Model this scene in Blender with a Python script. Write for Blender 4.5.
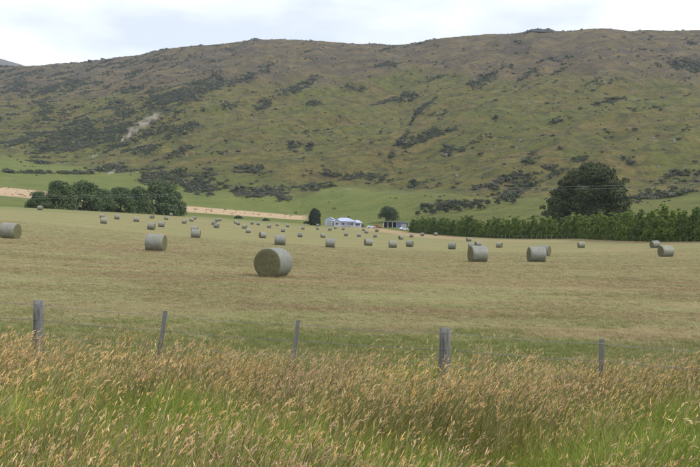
import bpy, math, random
import numpy as np
from mathutils import Matrix, Vector

for o in list(bpy.data.objects):
    bpy.data.objects.remove(o)
random.seed(7)
RNG = np.random.default_rng(11)
S = bpy.context.scene
COL = S.collection
rad = math.radians

# ------------------------------------------------------------------ camera
FPX, PW, PH = 845.0, 700.0, 467.0          # focal length and picture size in photo pixels
ZC, PITCH, ROLL = 2.1, rad(0.18), rad(1.4)
CF = np.array([0, math.cos(PITCH), -math.sin(PITCH)])
_u0 = np.array([0, math.sin(PITCH), math.cos(PITCH)])
_r0 = np.array([1.0, 0, 0])
CR = math.cos(ROLL) * _r0 + math.sin(ROLL) * _u0
CU = -math.sin(ROLL) * _r0 + math.cos(ROLL) * _u0
cam = bpy.data.cameras.new('camera')
cam.sensor_fit = 'HORIZONTAL'
cam.sensor_width = 36.0
cam.lens = 36.0 * FPX / PW
cam.clip_start = 0.1
cam.clip_end = 20000
co = bpy.data.objects.new('camera', cam)
COL.objects.link(co)
co.matrix_world = Matrix(((CR[0], CU[0], -CF[0], 0), (CR[1], CU[1], -CF[1], 0),
                          (CR[2], CU[2], -CF[2], ZC), (0, 0, 0, 1)))
S.camera = co

# ------------------------------------------------------------------ light
SUN_EL, SUN_AZ = rad(44), rad(112)         # azimuth clockwise from +Y (the view direction)
S.view_settings.view_transform = 'Standard'
S.view_settings.look = 'None'
S.view_settings.exposure = 0.92
S.view_settings.gamma = 1.0
S.view_settings.use_curve_mapping = False
S.cycles.max_bounces = 5; S.cycles.diffuse_bounces = 3; S.cycles.volume_bounces = 1
world = bpy.data.worlds.new('World')
S.world = world
world.use_nodes = True
wn = world.node_tree
wn.nodes.clear()
W = wn.nodes.new
out = W('ShaderNodeOutputWorld'); bg = W('ShaderNodeBackground'); bg.inputs['Strength'].default_value = 0.1
sky = W('ShaderNodeTexSky'); sky.sky_type = 'NISHITA'; sky.sun_disc = False
sky.sun_elevation = SUN_EL; sky.sun_rotation = SUN_AZ
tc = W('ShaderNodeTexCoord')
mp = W('ShaderNodeMapping'); mp.inputs['Scale'].default_value = (1.6, 1.6, 5.0); mp.inputs['Location'].default_value = (1.1, 6.2, 3.3)
n1 = W('ShaderNodeTexNoise'); n1.inputs['Scale'].default_value = 1.7; n1.inputs['Detail'].default_value = 6; n1.inputs['Roughness'].default_value = 0.5
cr = W('ShaderNodeValToRGB')
cr.color_ramp.elements[0].position = 0.33; cr.color_ramp.elements[0].color = (4.4, 4.68, 5.15, 1)
cr.color_ramp.elements[1].position = 0.55; cr.color_ramp.elements[1].color = (8.0, 8.1, 8.3, 1)
mx = W('ShaderNodeMix'); mx.data_type = 'RGBA'; mx.inputs[0].default_value = 0.92
wn.links.new(tc.outputs['Generated'], mp.inputs['Vector'])
wn.links.new(mp.outputs['Vector'], n1.inputs['Vector'])
wn.links.new(n1.outputs['Fac'], cr.inputs['Fac'])
wn.links.new(sky.outputs['Color'], mx.inputs[6])
wn.links.new(cr.outputs['Color'], mx.inputs[7])
wn.links.new(mx.outputs[2], bg.inputs['Color'])
wn.links.new(bg.outputs['Background'], out.inputs['Surface'])
sl = bpy.data.lights.new('sun', 'SUN'); sl.energy = 1.5; sl.angle = rad(10); sl.color = (1.0, 0.96, 0.9)
so = bpy.data.objects.new('sun', sl); COL.objects.link(so)
_d = Vector((math.sin(SUN_AZ) * math.cos(SUN_EL), math.cos(SUN_AZ) * math.cos(SUN_EL), math.sin(SUN_EL)))
so.rotation_euler = _d.to_track_quat('Z', 'Y').to_euler()
so.location = (0, 0, 60)

# ------------------------------------------------------------------ helpers
def tag(o, label=None, cat=None, group=None, kind=None):
    if label: o['label'] = label
    if cat: o['category'] = cat
    if group: o['group'] = group
    if kind: o['kind'] = kind
    return o

def link(o, parent=None):
    COL.objects.link(o)
    if parent is not None: o.parent = parent
    return o

def empty(name, loc, rz=0.0):
    o = bpy.data.objects.new(name, None)
    o.empty_display_size = 0.3
    o.location = loc; o.rotation_euler = (0, 0, rz)
    return link(o)

def smooth01(a, b, x):
    t = np.clip((x - a) / (b - a), 0, 1)
    return t * t * (3 - 2 * t)

_perm = np.random.default_rng(3).permutation(512)
_grad = np.random.default_rng(4).normal(size=(512, 2))
_grad /= np.linalg.norm(_grad, axis=1)[:, None]
def perlin(x, y):
    xi = np.floor(x).astype(int); yi = np.floor(y).astype(int)
    xf = x - xi; yf = y - yi
    def g(ix, iy, dx, dy):
        h = _perm[(_perm[ix & 511] + iy) & 511]
        v = _grad[h]
        return v[..., 0] * dx + v[..., 1] * dy
    sx = xf * xf * xf * (xf * (6 * xf - 15) + 10); sy = yf * yf * yf * (yf * (6 * yf - 15) + 10)
    a = g(xi, yi, xf, yf); b = g(xi + 1, yi, xf - 1, yf)
    c = g(xi, yi + 1, xf, yf - 1); d = g(xi + 1, yi + 1, xf - 1, yf - 1)
    return (a + sx * (b - a)) * (1 - sy) + (c + sx * (d - c)) * sy
def fbm(x, y, oct=4, gain=0.5):
    r = 0; a = 1.0; s = 0
    for k in range(oct):
        r = r + a * perlin(x * 2 ** k + 17.3 * k, y * 2 ** k - 9.1 * k); s += a; a *= gain
    return r / s * 1.6

class MB:
    """collects faces, builds one mesh"""
    def __init__(self): self.v = []; self.f = []; self.m = []; self.n = 0
    def add(self, verts, faces, mi=0):
        self.v.append(np.asarray(verts, float).reshape(-1, 3))
        for f in faces: self.f.append([i + self.n for i in f]); self.m.append(mi)
        self.n += len(verts)
    def box(self, x0, x1, y0, y1, z0, z1, mi=0):
        v = [(x, y, z) for z in (z0, z1) for y in (y0, y1) for x in (x0, x1)]
        self.add(v, [(0, 2, 3, 1), (4, 5, 7, 6), (0, 1, 5, 4), (2, 6, 7, 3), (0, 4, 6, 2), (1, 3, 7, 5)], mi)
    def tube(self, pts, rads, seg=8, cap=True, mi=0):
        pts = np.asarray(pts, float); n = len(pts); vs = []
        for i in range(n):
            d = pts[min(i + 1, n - 1)] - pts[max(i - 1, 0)]
            d = d / (np.linalg.norm(d) + 1e-9)
            a = np.cross(d, (0.31, 0.95, 0.11)); a /= np.linalg.norm(a) + 1e-9
            b = np.cross(d, a)
            for k in range(seg):
                an = 2 * math.pi * k / seg
                vs.append(pts[i] + rads[i] * (math.cos(an) * a + math.sin(an) * b))
        fs = [(i * seg + k, i * seg + (k + 1) % seg, (i + 1) * seg + (k + 1) % seg, (i + 1) * seg + k)
              for i in range(n - 1) for k in range(seg)]
        if cap: fs += [tuple(range(seg - 1, -1, -1)), tuple((n - 1) * seg + k for k in range(seg))]
        self.add(vs, fs, mi)
    def prism(self, poly, y0, y1, mi=0):        # poly in XZ, extruded along Y
        n = len(poly)
        v = [(x, y0, z) for x, z in poly] + [(x, y1, z) for x, z in poly]
        self.add(v, [tuple(range(n)), tuple(range(2 * n - 1, n - 1, -1))] +
                 [((k + 1) % n, k, n + k, n + (k + 1) % n) for k in range(n)], mi)
    def mesh(self, name, mats, smooth=False):
        me = bpy.data.meshes.new(name)
        me.from_pydata(np.concatenate(self.v).tolist(), [], self.f)
        for m in (mats if isinstance(mats, (list, tuple)) else [mats]): me.materials.append(m)
        me.polygons.foreach_set('material_index', self.m)
        me.polygons.foreach_set('use_smooth', [smooth] * len(self.f))
        me.update()
        return me
    def build(self, name, mats, parent=None, smooth=False):
        return link(bpy.data.objects.new(name, self.mesh(name, mats, smooth)), parent)

def fast_mesh(name, V, quads, mats, smooth=True, attrs=None, mi=None):
    V = np.asarray(V, np.float32); Q = np.asarray(quads, np.int32)
    me = bpy.data.meshes.new(name)
    me.vertices.add(len(V)); me.vertices.foreach_set('co', V.ravel())
    k = Q.shape[1]
    me.loops.add(Q.size); me.loops.foreach_set('vertex_index', Q.ravel())
    me.polygons.add(len(Q)); me.polygons.foreach_set('loop_start', np.arange(0, Q.size, k, dtype=np.int32))
    me.polygons.foreach_set('loop_total', np.full(len(Q), k, np.int32))
    me.polygons.foreach_set('use_smooth', np.full(len(Q), smooth))
    for m in (mats if isinstance(mats, (list, tuple)) else [mats]): me.materials.append(m)
    if mi is not None: me.polygons.foreach_set('material_index', np.asarray(mi, np.int32))
    for nm, a in (attrs or {}).items():
        a = np.asarray(a, np.float32)
        if a.ndim == 1:
            at = me.attributes.new(nm, 'FLOAT', 'POINT'); at.data.foreach_set('value', a)
        else:
            at = me.attributes.new(nm, 'FLOAT_COLOR', 'POINT')
            at.data.foreach_set('color', np.concatenate([a, np.ones((len(a), 4 - a.shape[1]), np.float32)], 1).ravel())
    me.update(calc_edges=True)
    return me

# ------------------------------------------------------------------ material helpers
class NT:
    def __init__(self, name, rough=0.9, spec=0.2):
        self.mat = bpy.data.materials.new(name); self.mat.use_nodes = True
        self.t = self.mat.node_tree; self.t.nodes.clear()
        self.out = self.t.nodes.new('ShaderNodeOutputMaterial')
        self.p = self.t.nodes.new('ShaderNodeBsdfPrincipled')
        self.p.inputs['Roughness'].default_value = rough
        self.p.inputs['Specular IOR Level'].default_value = spec
        self.L(self.p.outputs[0], self.out.inputs['Surface'])
    def N(self, t): return self.t.nodes.new(t)
    def L(self, a, b): self.t.links.new(a, b)
    def coord(self, scale=(1, 1, 1), kind='Object', rotz=0.0):
        c = self.N('ShaderNodeTexCoord'); m = self.N('ShaderNodeMapping')
        m.inputs['Scale'].default_value = scale; m.inputs['Rotation'].default_value = (0, 0, rotz)
        self.L(c.outputs[kind], m.inputs[0]); return m.outputs[0]
    def noise(self, scale, vec=None, detail=4, rough=0.55, dist=0.0):
        n = self.N('ShaderNodeTexNoise'); n.inputs['Scale'].default_value = scale
        n.inputs['Detail'].default_value = detail; n.inputs['Roughness'].default_value = rough
        n.inputs['Distortion'].default_value = dist
        if vec is not None: self.L(vec, n.inputs['Vector'])
        return n.outputs['Fac']
    def ramp(self, fac, stops, interp='LINEAR'):
        r = self.N('ShaderNodeValToRGB'); e = r.color_ramp.elements; r.color_ramp.interpolation = interp
        while len(e) < len(stops): e.new(0.5)
        for k, (p, c) in enumerate(stops):
            e[k].position = p; e[k].color = (c, c, c, 1) if isinstance(c, (int, float)) else (*c, 1)
        self.L(fac, r.inputs[0]); return r.outputs[0]
    def mix(self, fac, a, b, mode='MIX'):
        m = self.N('ShaderNodeMix'); m.data_type = 'RGBA'; m.blend_type = mode
        for sock, val in ((m.inputs[0], fac), (m.inputs[6], a), (m.inputs[7], b)):
            if isinstance(val, (int, float)): sock.default_value = val
            elif isinstance(val, tuple): sock.default_value = (*val, 1)
            else: self.L(val, sock)
        return m.outputs[2]
    def math(self, op, a, b=None):
        m = self.N('ShaderNodeMath'); m.operation = op
        for sock, val in ((m.inputs[0], a), (m.inputs[1], b)):
            if val is None: continue
            if isinstance(val, (int, float)): sock.default_value = val
            else: self.L(val, sock)
        return m.outputs[0]
    def attr(self, name, inst=False):
        a = self.N('ShaderNodeAttribute'); a.attribute_name = name
        if inst: a.attribute_type = 'INSTANCER'
        return a
    def sep(self, colr):
        s = self.N('ShaderNodeSeparateColor'); self.L(colr, s.inputs[0]); return s.outputs
    def base(self, c):
        if isinstance(c, tuple): self.p.inputs['Base Color'].default_value = (*c, 1)
        else: self.L(c, self.p.inputs['Base Color'])
        return self
    def bump(self, h, strength=0.5, dist=0.02):
        b = self.N('ShaderNodeBump'); b.inputs['Strength'].default_value = strength; b.inputs['Distance'].default_value = dist
        self.L(h, b.inputs['Height']); self.L(b.outputs[0], self.p.inputs['Normal']); return self
    def translucent(self, colr, amt):
        t = self.N('ShaderNodeBsdfTranslucent')
        if isinstance(colr, tuple): t.inputs[0].default_value = (*colr, 1)
        else: self.L(colr, t.inputs[0])
        m = self.N('ShaderNodeMixShader'); m.inputs[0].default_value = amt
        self.L(self.p.outputs[0], m.inputs[1]); self.L(t.outputs[0], m.inputs[2]); self.L(m.outputs[0], self.out.inputs['Surface'])
        return self

def plain(name, c, var=0.25, scale=3.0, rough=0.8, spec=0.2, metal=0.0):
    m = NT(name, rough, spec); v = m.coord()
    f = m.noise(scale, v)
    m.base(m.mix(f, tuple(x * (1 - var) for x in c), tuple(min(1, x * (1 + var)) for x in c)))
    m.p.inputs['Metallic'].default_value = metal
    return m.mat

def leaf_mat(name, dark, light, trans=0.25):
    m = NT(name, 0.6, 0.25)
    a = m.attr('lv')
    c = m.mix(a.outputs['Fac'], dark, light)
    m.base(c); m.translucent(c, trans)
    return m.mat

# field: mown hay, streaked along the swaths
m = NT('mown_hay_field', 0.95, 0.1)
v1 = m.coord((0.06, 0.45, 1), rotz=rad(6))
v2 = m.coord((1, 1, 1))
v3 = m.coord((0.012, 0.055, 1), rotz=rad(-9))
a = m.noise(1.0, v1, 5, 0.6); b = m.noise(0.9, v2, 6, 0.7); c = m.noise(1.0, v3, 4, 0.5); d = m.noise(5.0, m.coord((0.6, 1, 1)), 6, 0.8)
tan = m.mix(m.ramp(b, [(0.3, 0.0), (0.7, 1.0)]), (0.195, 0.135, 0.074), (0.350, 0.285, 0.160))
grn = m.mix(b, (0.165, 0.178, 0.074), (0.255, 0.250, 0.122))
cc = m.mix(m.ramp(a, [(0.42, 0.0), (0.58, 1.0)]), tan, grn)
cc = m.mix(m.ramp(c, [(0.42, 0.0), (0.60, 0.8)]), cc, grn)
st = m.noise(1.0, m.coord((0.035, 0.24, 1), rotz=rad(3)), 6, 0.7)
cc = m.mix(m.ramp(st, [(0.34, 0.6), (0.48, 0.0)]), cc, (0.165, 0.105, 0.062))
cc = m.mix(m.ramp(st, [(0.55, 0.0), (0.72, 0.6)]), cc, (0.330, 0.290, 0.175))
cc = m.mix(m.ramp(d, [(0.3, 0.55), (0.5, 0.0)]), cc, (0.10, 0.082, 0.045))
cc = m.mix(m.ramp(d, [(0.58, 0.0), (0.8, 0.5)]), cc, (0.42, 0.36, 0.22))
row = m.N('ShaderNodeTexWave'); row.bands_direction = 'Y'; row.inputs['Scale'].default_value = 0.085; row.inputs['Distortion'].default_value = 3.0; row.inputs['Detail'].default_value = 3; row.inputs['Detail Scale'].default_value = 0.6
m.L(m.coord((0.25, 1, 1), rotz=rad(-7)), row.inputs['Vector'])
cc = m.mix(m.math('MULTIPLY', m.ramp(row.outputs['Fac'], [(0.55, 0.0), (0.95, 1.0)]), 0.55), cc, (0.185, 0.205, 0.085))
edge = m.attr('edge')
e = m.sep(edge.outputs['Color'])
eg = m.mix(b, (0.130, 0.150, 0.055), (0.205, 0.205, 0.090))
cc = m.mix(m.math('MULTIPLY', e[0], m.ramp(m.noise(0.8, v2, 5, 0.65), [(0.28, 0.3), (0.55, 1.0)])), cc, eg)
cc = m.mix(e[1], cc, m.mix(b, (0.30, 0.215, 0.13), (0.38, 0.29, 0.18)))
cc = m.mix(1.0, cc, (0.90, 0.885, 0.83), 'MULTIPLY')
m.base(cc).bump(d, 0.6, 0.05)
M_FIELD = m.mat

# hillside
m = NT('tussock_hillside', 0.95, 0.1)
v = m.coord((1, 1, 1))
vs = m.coord((0.6, 1.6, 1.0), rotz=rad(-42))
na = m.noise(0.010, v, 6, 0.6); nb = m.noise(0.05, v, 6, 0.7); nc = m.noise(0.22, v, 5, 0.7); nd = m.noise(0.025, vs, 6, 0.65)
ne = m.noise(0.6, v, 4, 0.75); nw = m.noise(0.07, vs, 6, 0.7)
gr = m.mix(m.ramp(nb, [(0.32, 0.0), (0.68, 1.0)]), (0.078, 0.088, 0.022), (0.200, 0.172, 0.052))
gr = m.mix(m.ramp(na, [(0.42, 0.0), (0.62, 0.65)]), gr, (0.108, 0.132, 0.030))
gr = m.mix(m.ramp(nd, [(0.47, 0.0), (0.64, 0.75)]), gr, (0.175, 0.125, 0.050))
gr = m.mix(m.ramp(nw, [(0.36, 0.8), (0.50, 0.0)]), gr, (0.058, 0.062, 0.030))
nm = m.noise(0.13, v, 6, 0.8)
gr = m.mix(m.ramp(nm, [(0.38, 0.9), (0.50, 0.0)]), gr, (0.060, 0.060, 0.030))
gr = m.mix(m.ramp(nm, [(0.56, 0.0), (0.70, 0.55)]), gr, (0.220, 0.185, 0.080))
gr = m.mix(m.ramp(nw, [(0.58, 0.0), (0.72, 0.6)]), gr, (0.225, 0.190, 0.075))
co1 = m.sep(m.attr('cover').outputs['Color']); co2 = m.sep(m.attr('paddock').outputs['Color'])
br = m.mix(m.ramp(nb, [(0.3, 0.0), (0.7, 1.0)]), (0.080, 0.066, 0.040), (0.220, 0.168, 0.080))
br = m.mix(m.ramp(nd, [(0.45, 0.0), (0.62, 0.75)]), br, (0.070, 0.058, 0.050))
br = m.mix(m.ramp(nm, [(0.36, 0.7), (0.49, 0.0)]), br, (0.062, 0.055, 0.046))
br = m.mix(m.ramp(nw, [(0.32, 0.6), (0.46, 0.0)]), br, (0.060, 0.056, 0.052))
hg = m.mix(m.ramp(m.math('ADD', co1[1], m.math('MULTIPLY', m.math('SUBTRACT', nb, 0.5), 0.9)), [(0.3, 0.0), (0.7, 1.0)]), gr, br)
pk = m.mix(m.ramp(nb, [(0.3, 0.0), (0.7, 1.0)]), (0.105, 0.145, 0.034), (0.175, 0.190, 0.056))
hg = m.mix(co2[1], hg, pk)
tn = m.mix(m.ramp(nc, [(0.3, 0.0), (0.7, 1.0)]), (0.43, 0.31, 0.19), (0.56, 0.43, 0.28))
hg = m.mix(co2[0], hg, tn)
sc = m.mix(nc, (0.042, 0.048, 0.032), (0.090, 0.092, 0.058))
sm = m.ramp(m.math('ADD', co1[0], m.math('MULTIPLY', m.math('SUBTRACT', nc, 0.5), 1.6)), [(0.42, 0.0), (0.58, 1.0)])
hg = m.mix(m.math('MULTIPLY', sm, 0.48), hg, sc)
hg = m.mix(m.ramp(m.noise(0.35, v, 4, 0.8), [(0.60, 0.0), (0.74, 0.4)]), hg, (0.055, 0.06, 0.038))
hg = m.mix(m.math('MULTIPLY', m.ramp(ne, [(0.38, 0.45), (0.52, 0.0)]), m.math('SUBTRACT', 1.0, co2[1])), hg, (0.048, 0.050, 0.030))
hg = m.mix(co1[2], hg, m.mix(nc, (0.23, 0.205, 0.175), (0.43, 0.39, 0.34)))
hg = m.mix(1.0, hg, (0.82, 0.81, 0.80), 'MULTIPLY')
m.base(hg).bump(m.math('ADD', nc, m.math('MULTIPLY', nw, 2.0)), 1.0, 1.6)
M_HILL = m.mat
M_VERGE = plain('verge_soil', (0.075, 0.085, 0.032), 0.4, 6.0, 0.95)

# ------------------------------------------------------------------ from photo pixels to places
def ray(u, v):
    d = CF + ((u - PW / 2) / FPX) * CR - ((v - PH / 2) / FPX) * CU
    return d / d[1]
def to_px(P):
    P = np.asarray(P, float) - np.array([0, 0, ZC])
    zf = P @ CF
    return PW / 2 + FPX * (P @ CR) / zf, PH / 2 - FPX * (P @ CU) / zf

# bales: centre column, top and bottom row in the photograph
BALES = [
    (10, 222.1, 238.4), (103.5, 216.8, 223.6), (101.9, 213.4, 218.2), (116.8, 214.3, 219.3), (136.2, 216.6, 221.7), (152, 215, 218.5),
    (166.2, 216, 219.9), (161.1, 220.9, 227), (151.1, 222.6, 229.7), (155.6, 233, 250.9), (184, 219.1, 223.6), (191.4, 217.9, 221.4),
    (194.3, 217.4, 219.7), (194.3, 225.6, 232), (195.6, 228, 237.8), (213.8, 221.3, 224.9), (216.4, 223.7, 228), (217, 218.9, 221.7),
    (219.9, 218, 220.9), (235.7, 220.9, 223.7), (238.3, 221, 225), (252, 221.3, 224.5), (258.2, 222.1, 225.1), (244.4, 224.7, 228.7),
    (248.1, 227.9, 233.1), (262.4, 231.7, 238), (269, 224.6, 227.9), (277.1, 224.4, 226), (287.6, 224, 227.1), (283, 227.8, 231.9),
    (279.9, 235.4, 245), (300, 231.9, 237.2), (302.8, 225.4, 229.5), (317.5, 226.8, 229.7), (317.5, 224.3, 226.4), (322.7, 232.9, 237.7),
    (330.1, 238.4, 247.5), (329.7, 227.8, 230.6), (335.3, 227.4, 228.9), (343.2, 227.8, 229.9), (345.8, 232.1, 236), (358.8, 233, 236.8),
    (363.3, 228.4, 230.8), (366.4, 230, 233.4), (368.1, 239.7, 245.7), (376.8, 229, 231.8), (375.1, 233.6, 237.4), (392.7, 241.7, 247.8),
    (400.8, 235.5, 239.6), (411.4, 233.5, 237.4), (409.7, 241.4, 246.8), (422.3, 232.9, 236), (435.6, 232.6, 235.7), (452, 242.9, 249.2),
    (468.8, 237, 241.5), (471.1, 242.6, 248.5), (478, 242.1, 246.5), (477.6, 245.6, 261.8), (499.4, 242, 247.7), (536.3, 246.9, 261.9),
    (544, 244.3, 255.8), (581.3, 241.7, 247.9), (665.9, 242.4, 256.8), (655, 239, 248), (273, 245.7, 276.6), (40.1, 207.4, 210),
    (77.4, 205.8, 208.8), (171.1, 213.8, 215.9),
]

EDGE = np.array([(-400, 200, 230), (-200, 203, 250), (0, 207, 290), (60, 209, 330), (100, 210, 370), (180, 215, 425), (240, 218.5, 440), (300, 221.5, 450),
                 (335, 224.5, 450), (380, 228.5, 425), (410, 232.5, 372), (470, 235, 310), (520, 238, 272), (580, 238.5, 238), (655, 240, 175), (700, 241, 155), (800, 243, 125), (1100, 246, 100)], float)
def _basis(X, Y):
    x = X / 100; s = Y / 100
    return np.stack([np.ones_like(x), x, s, x * x, x * s, s * s, x * x * s, x * s * s, s ** 3, x ** 3, s ** 4, x * x * s * s], -1)
def fit_field():
    """ground height from the bales: a bale is 1.3 m tall, so its height in pixels gives its distance"""
    X = []; Y = []; Z = []; Wt = []
    for (u, vt, vb) in BALES[:65]:
        h = vb - vt; y = min(FPX * 1.3 / h, 430); d = ray(u, vb)
        X.append(d[0] * y); Y.append(y); Z.append(ZC + d[2] * y); Wt.append(min(1, h / 5) * FPX / y)
    for (u, vb, y) in EDGE[2:17]:
        d = ray(u, vb); X.append(d[0] * y); Y.append(y); Z.append(ZC + d[2] * y); Wt.append(FPX / y)
    for (u, y) in ((40, 14), (350, 14), (650, 14), (200, 25), (500, 25)):
        x = (u - 350) / FPX * y; X.append(x); Y.append(y); Z.append(-0.0245 * x); Wt.append(0.3 * FPX / y)
    A = _basis(np.array(X), np.array(Y)); Wt = np.array(Wt)
    lam = np.array([0, 0, 0] + [0.2] * 9)
    return np.linalg.lstsq(np.vstack([A * Wt[:, None], np.diag(lam)]), np.r_[np.array(Z) * Wt, np.zeros(12)], rcond=None)[0]
CFIT = fit_field()
def field_z(X, Y):
    X = np.asarray(X, float); Y = np.asarray(Y, float)
    Xe = np.clip(X, -0.5 * Y - 15, 0.5 * Y + 15)
    return _basis(Xe, np.maximum(Y, 8)) @ CFIT - 0.0245 * (X - Xe) * 0.3
def on_field(u, v, ymax=470):
    d = ray(u, v); Ys = np.linspace(9, ymax, 6000)
    g = ZC + d[2] * Ys - field_z(d[0] * Ys, Ys)
    k = np.where(g < 0)[0]
    y = Ys[k[0]] if len(k) else Ys[np.argmin(np.abs(g[3000:])) + 3000]
    return np.array([d[0] * y, y, float(field_z(d[0] * y, y))])
def at_depth(u, y):
    """field point in column u at distance y"""
    d = ray(u, 230); x = d[0] * y
    return np.array([x, y, float(field_z(x, y))])

# ------------------------------------------------------------------ terrain
def curve(pts):
    """(u, v, depth) polyline -> tables of t = X/Y, depth, height"""
    P = np.array(pts, float); T = []; Yk = []; Zk = []
    for u, v, y in P:
        d = ray(u, v); T.append(d[0]); Yk.append(y); Zk.append(ZC + d[2] * y)
    return np.array(T), np.array(Yk), np.array(Zk)
TANB = curve([(-400, 188, 330), (-200, 190, 360), (0, 196, 400), (100, 204.5, 440), (185, 213, 475), (300, 220, 500), (345, 222.5, 500), (410, 226, 450), (500, 229, 350), (600, 229, 290), (700, 229, 240), (1100, 232, 180)])
TANT = curve([(-400, 178, 480), (-200, 180, 500), (0, 188, 530), (100, 197.5, 560), (185, 206, 590), (300, 216.5, 590), (345, 212, 560), (410, 208, 520), (500, 209, 430), (600, 212, 370), (700, 212, 330), (1100, 215, 260)])
FOOT = curve([(-400, 158, 900), (-200, 154, 950), (0, 152, 950), (60, 156, 900), (110, 163, 830), (180, 172, 740), (300, 178, 690), (400, 186, 640), (500, 189, 560), (600, 196, 500), (700, 194, 480), (1100, 196, 450)])
SKYP = [(-400, 90), (-200, 84), (-60, 72), (0, 66), (30, 66), (45, 65), (60, 63), (75, 63), (100, 60), (120, 57), (140, 55), (150, 52), (165, 49), (190, 46), (210, 45), (230, 43), (247, 40.5),
        (256, 38.4), (264, 39.7), (280, 39), (300, 40), (320, 41), (345, 43), (360, 44), (375, 43.3), (390, 45), (405, 44.5), (425, 41), (440, 38.2), (465, 36), (490, 34), (510, 34), (524, 32), (530, 29.7), (539, 29.2), (549, 28.6), (556, 31),
        (570, 31), (590, 28.7), (605, 28.2), (630, 31), (645, 30), (670, 30.6), (700, 30), (800, 32), (1100, 45)]
SKYD = np.array([(-400, 2100), (0, 1950), (250, 1700), (550, 1420), (700, 1350), (1100, 1300)], float)
SKY = curve([(u, v, np.interp(u, SKYD[:, 0], SKYD[:, 1])) for u, v in SKYP])
MID = curve([(u, np.interp(u, [p[0] for p in SKYP], [p[1] for p in SKYP]) * 0.70 + 0.30 * np.interp(u, [-400, 0, 110, 180, 300, 400, 500, 600, 1100], [158, 152, 163, 172, 178, 186, 189, 196, 196]),
              np.interp(u, SKYD[:, 0], SKYD[:, 1]) * 0.56 + 0.44 * np.interp(u, [-400, 0, 110, 180, 300, 400, 500, 600, 1100], [900, 950, 830, 740, 690, 640, 560, 500, 450])) for u in range(-400, 1101, 20)])
EDG = curve(EDGE)

tcols = np.concatenate([np.linspace(-1.3, -0.47, 40)[:-1], np.linspace(-0.47, 0.47, 760), np.linspace(0.47, 1.3, 40)[1:]])
def ev(cv, t): return np.interp(t, cv[0], cv[1]), np.interp(t, cv[0], cv[2])
nT = len(tcols)
yE, _ = ev(EDG, tcols)
knY = [yE]; knZ = [field_z(tcols * yE, yE)]
for cv in (TANB, TANT, FOOT, MID, SKY):
    y, z = ev(cv, tcols); knY.append(y); knZ.append(z)
knY.append(knY[-1] + 260); knZ.append(knZ[-1] - 45)
knY.append(knY[-1] + 900); knZ.append(knZ[-1] - 260)
knY = np.array(knY); knZ = np.array(knZ)
nseg = [14, 14, 54, 120, 125, 10, 5]
kp = np.concatenate([np.linspace(k, k + 1, n, endpoint=False) for k, n in enumerate(nseg)] + [[7.0]])
ki = np.minimum(kp.astype(int), 6); kf = kp - ki
HY = knY[ki] * (1 - kf)[:, None] + knY[ki + 1] * kf[:, None]          # rows x cols
HZ = knZ[ki] * (1 - kf)[:, None] + knZ[ki + 1] * kf[:, None]
for it in range(60):                                                   # round the breaks of slope
    HZ[3:-1] = 0.5 * HZ[3:-1] + 0.25 * (HZ[2:-2] + HZ[4:])
isky = sum(nseg[:5]); ifoot = sum(nseg[:3])
HX = HY * tcols[None]
# relief: spurs and gullies that run down to the left, growing with height above the foot
ramp_f = smooth01(2.4, 3.6, kp)[:, None]
ca, sa = math.cos(rad(40)), math.sin(rad(40))
al = HX * ca + HY * sa; ac = -HX * sa + HY * ca
wob = fbm(HX / 300, HY / 300, 3) * 60
rel = (np.abs(fbm(al / 520, (ac + wob) / 120, 4)) * -30 + fbm(al / 190, ac / 70 + 5, 4) * 13 + fbm(HX / 26, HY / 26, 3) * 2.6 + fbm(al / 120, ac / 22 + 3, 4) * 5.5)
HZ += rel * ramp_f * (1 - 0.5 * smooth01(4.2, 5.0, kp)[:, None])
HZ += fbm(HX / 60, HY / 60, 3) * 2.6 * (smooth01(1.9, 2.4, kp) * (1 - smooth01(2.7, 3.4, kp)))[:, None]
# hold the crest where the photograph has it
EL = (HZ - ZC) / HY
want = np.interp(tcols, SKY[0], (SKY[2] - ZC) / SKY[1])
short = want - EL[ifoot:isky + 6].max(0)
sm_short = np.convolve(np.pad(short, 3, mode='edge'), np.ones(7) / 7, 'valid')
HZ += (sm_short * HY) * smooth01(3.2, 5.0, kp)[:, None]
HV = np.stack([HX, HY, HZ], -1)
hU, hV = to_px(HV.reshape(-1, 3)); hU = hU.reshape(HX.shape); hV = hV.reshape(HX.shape)

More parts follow.
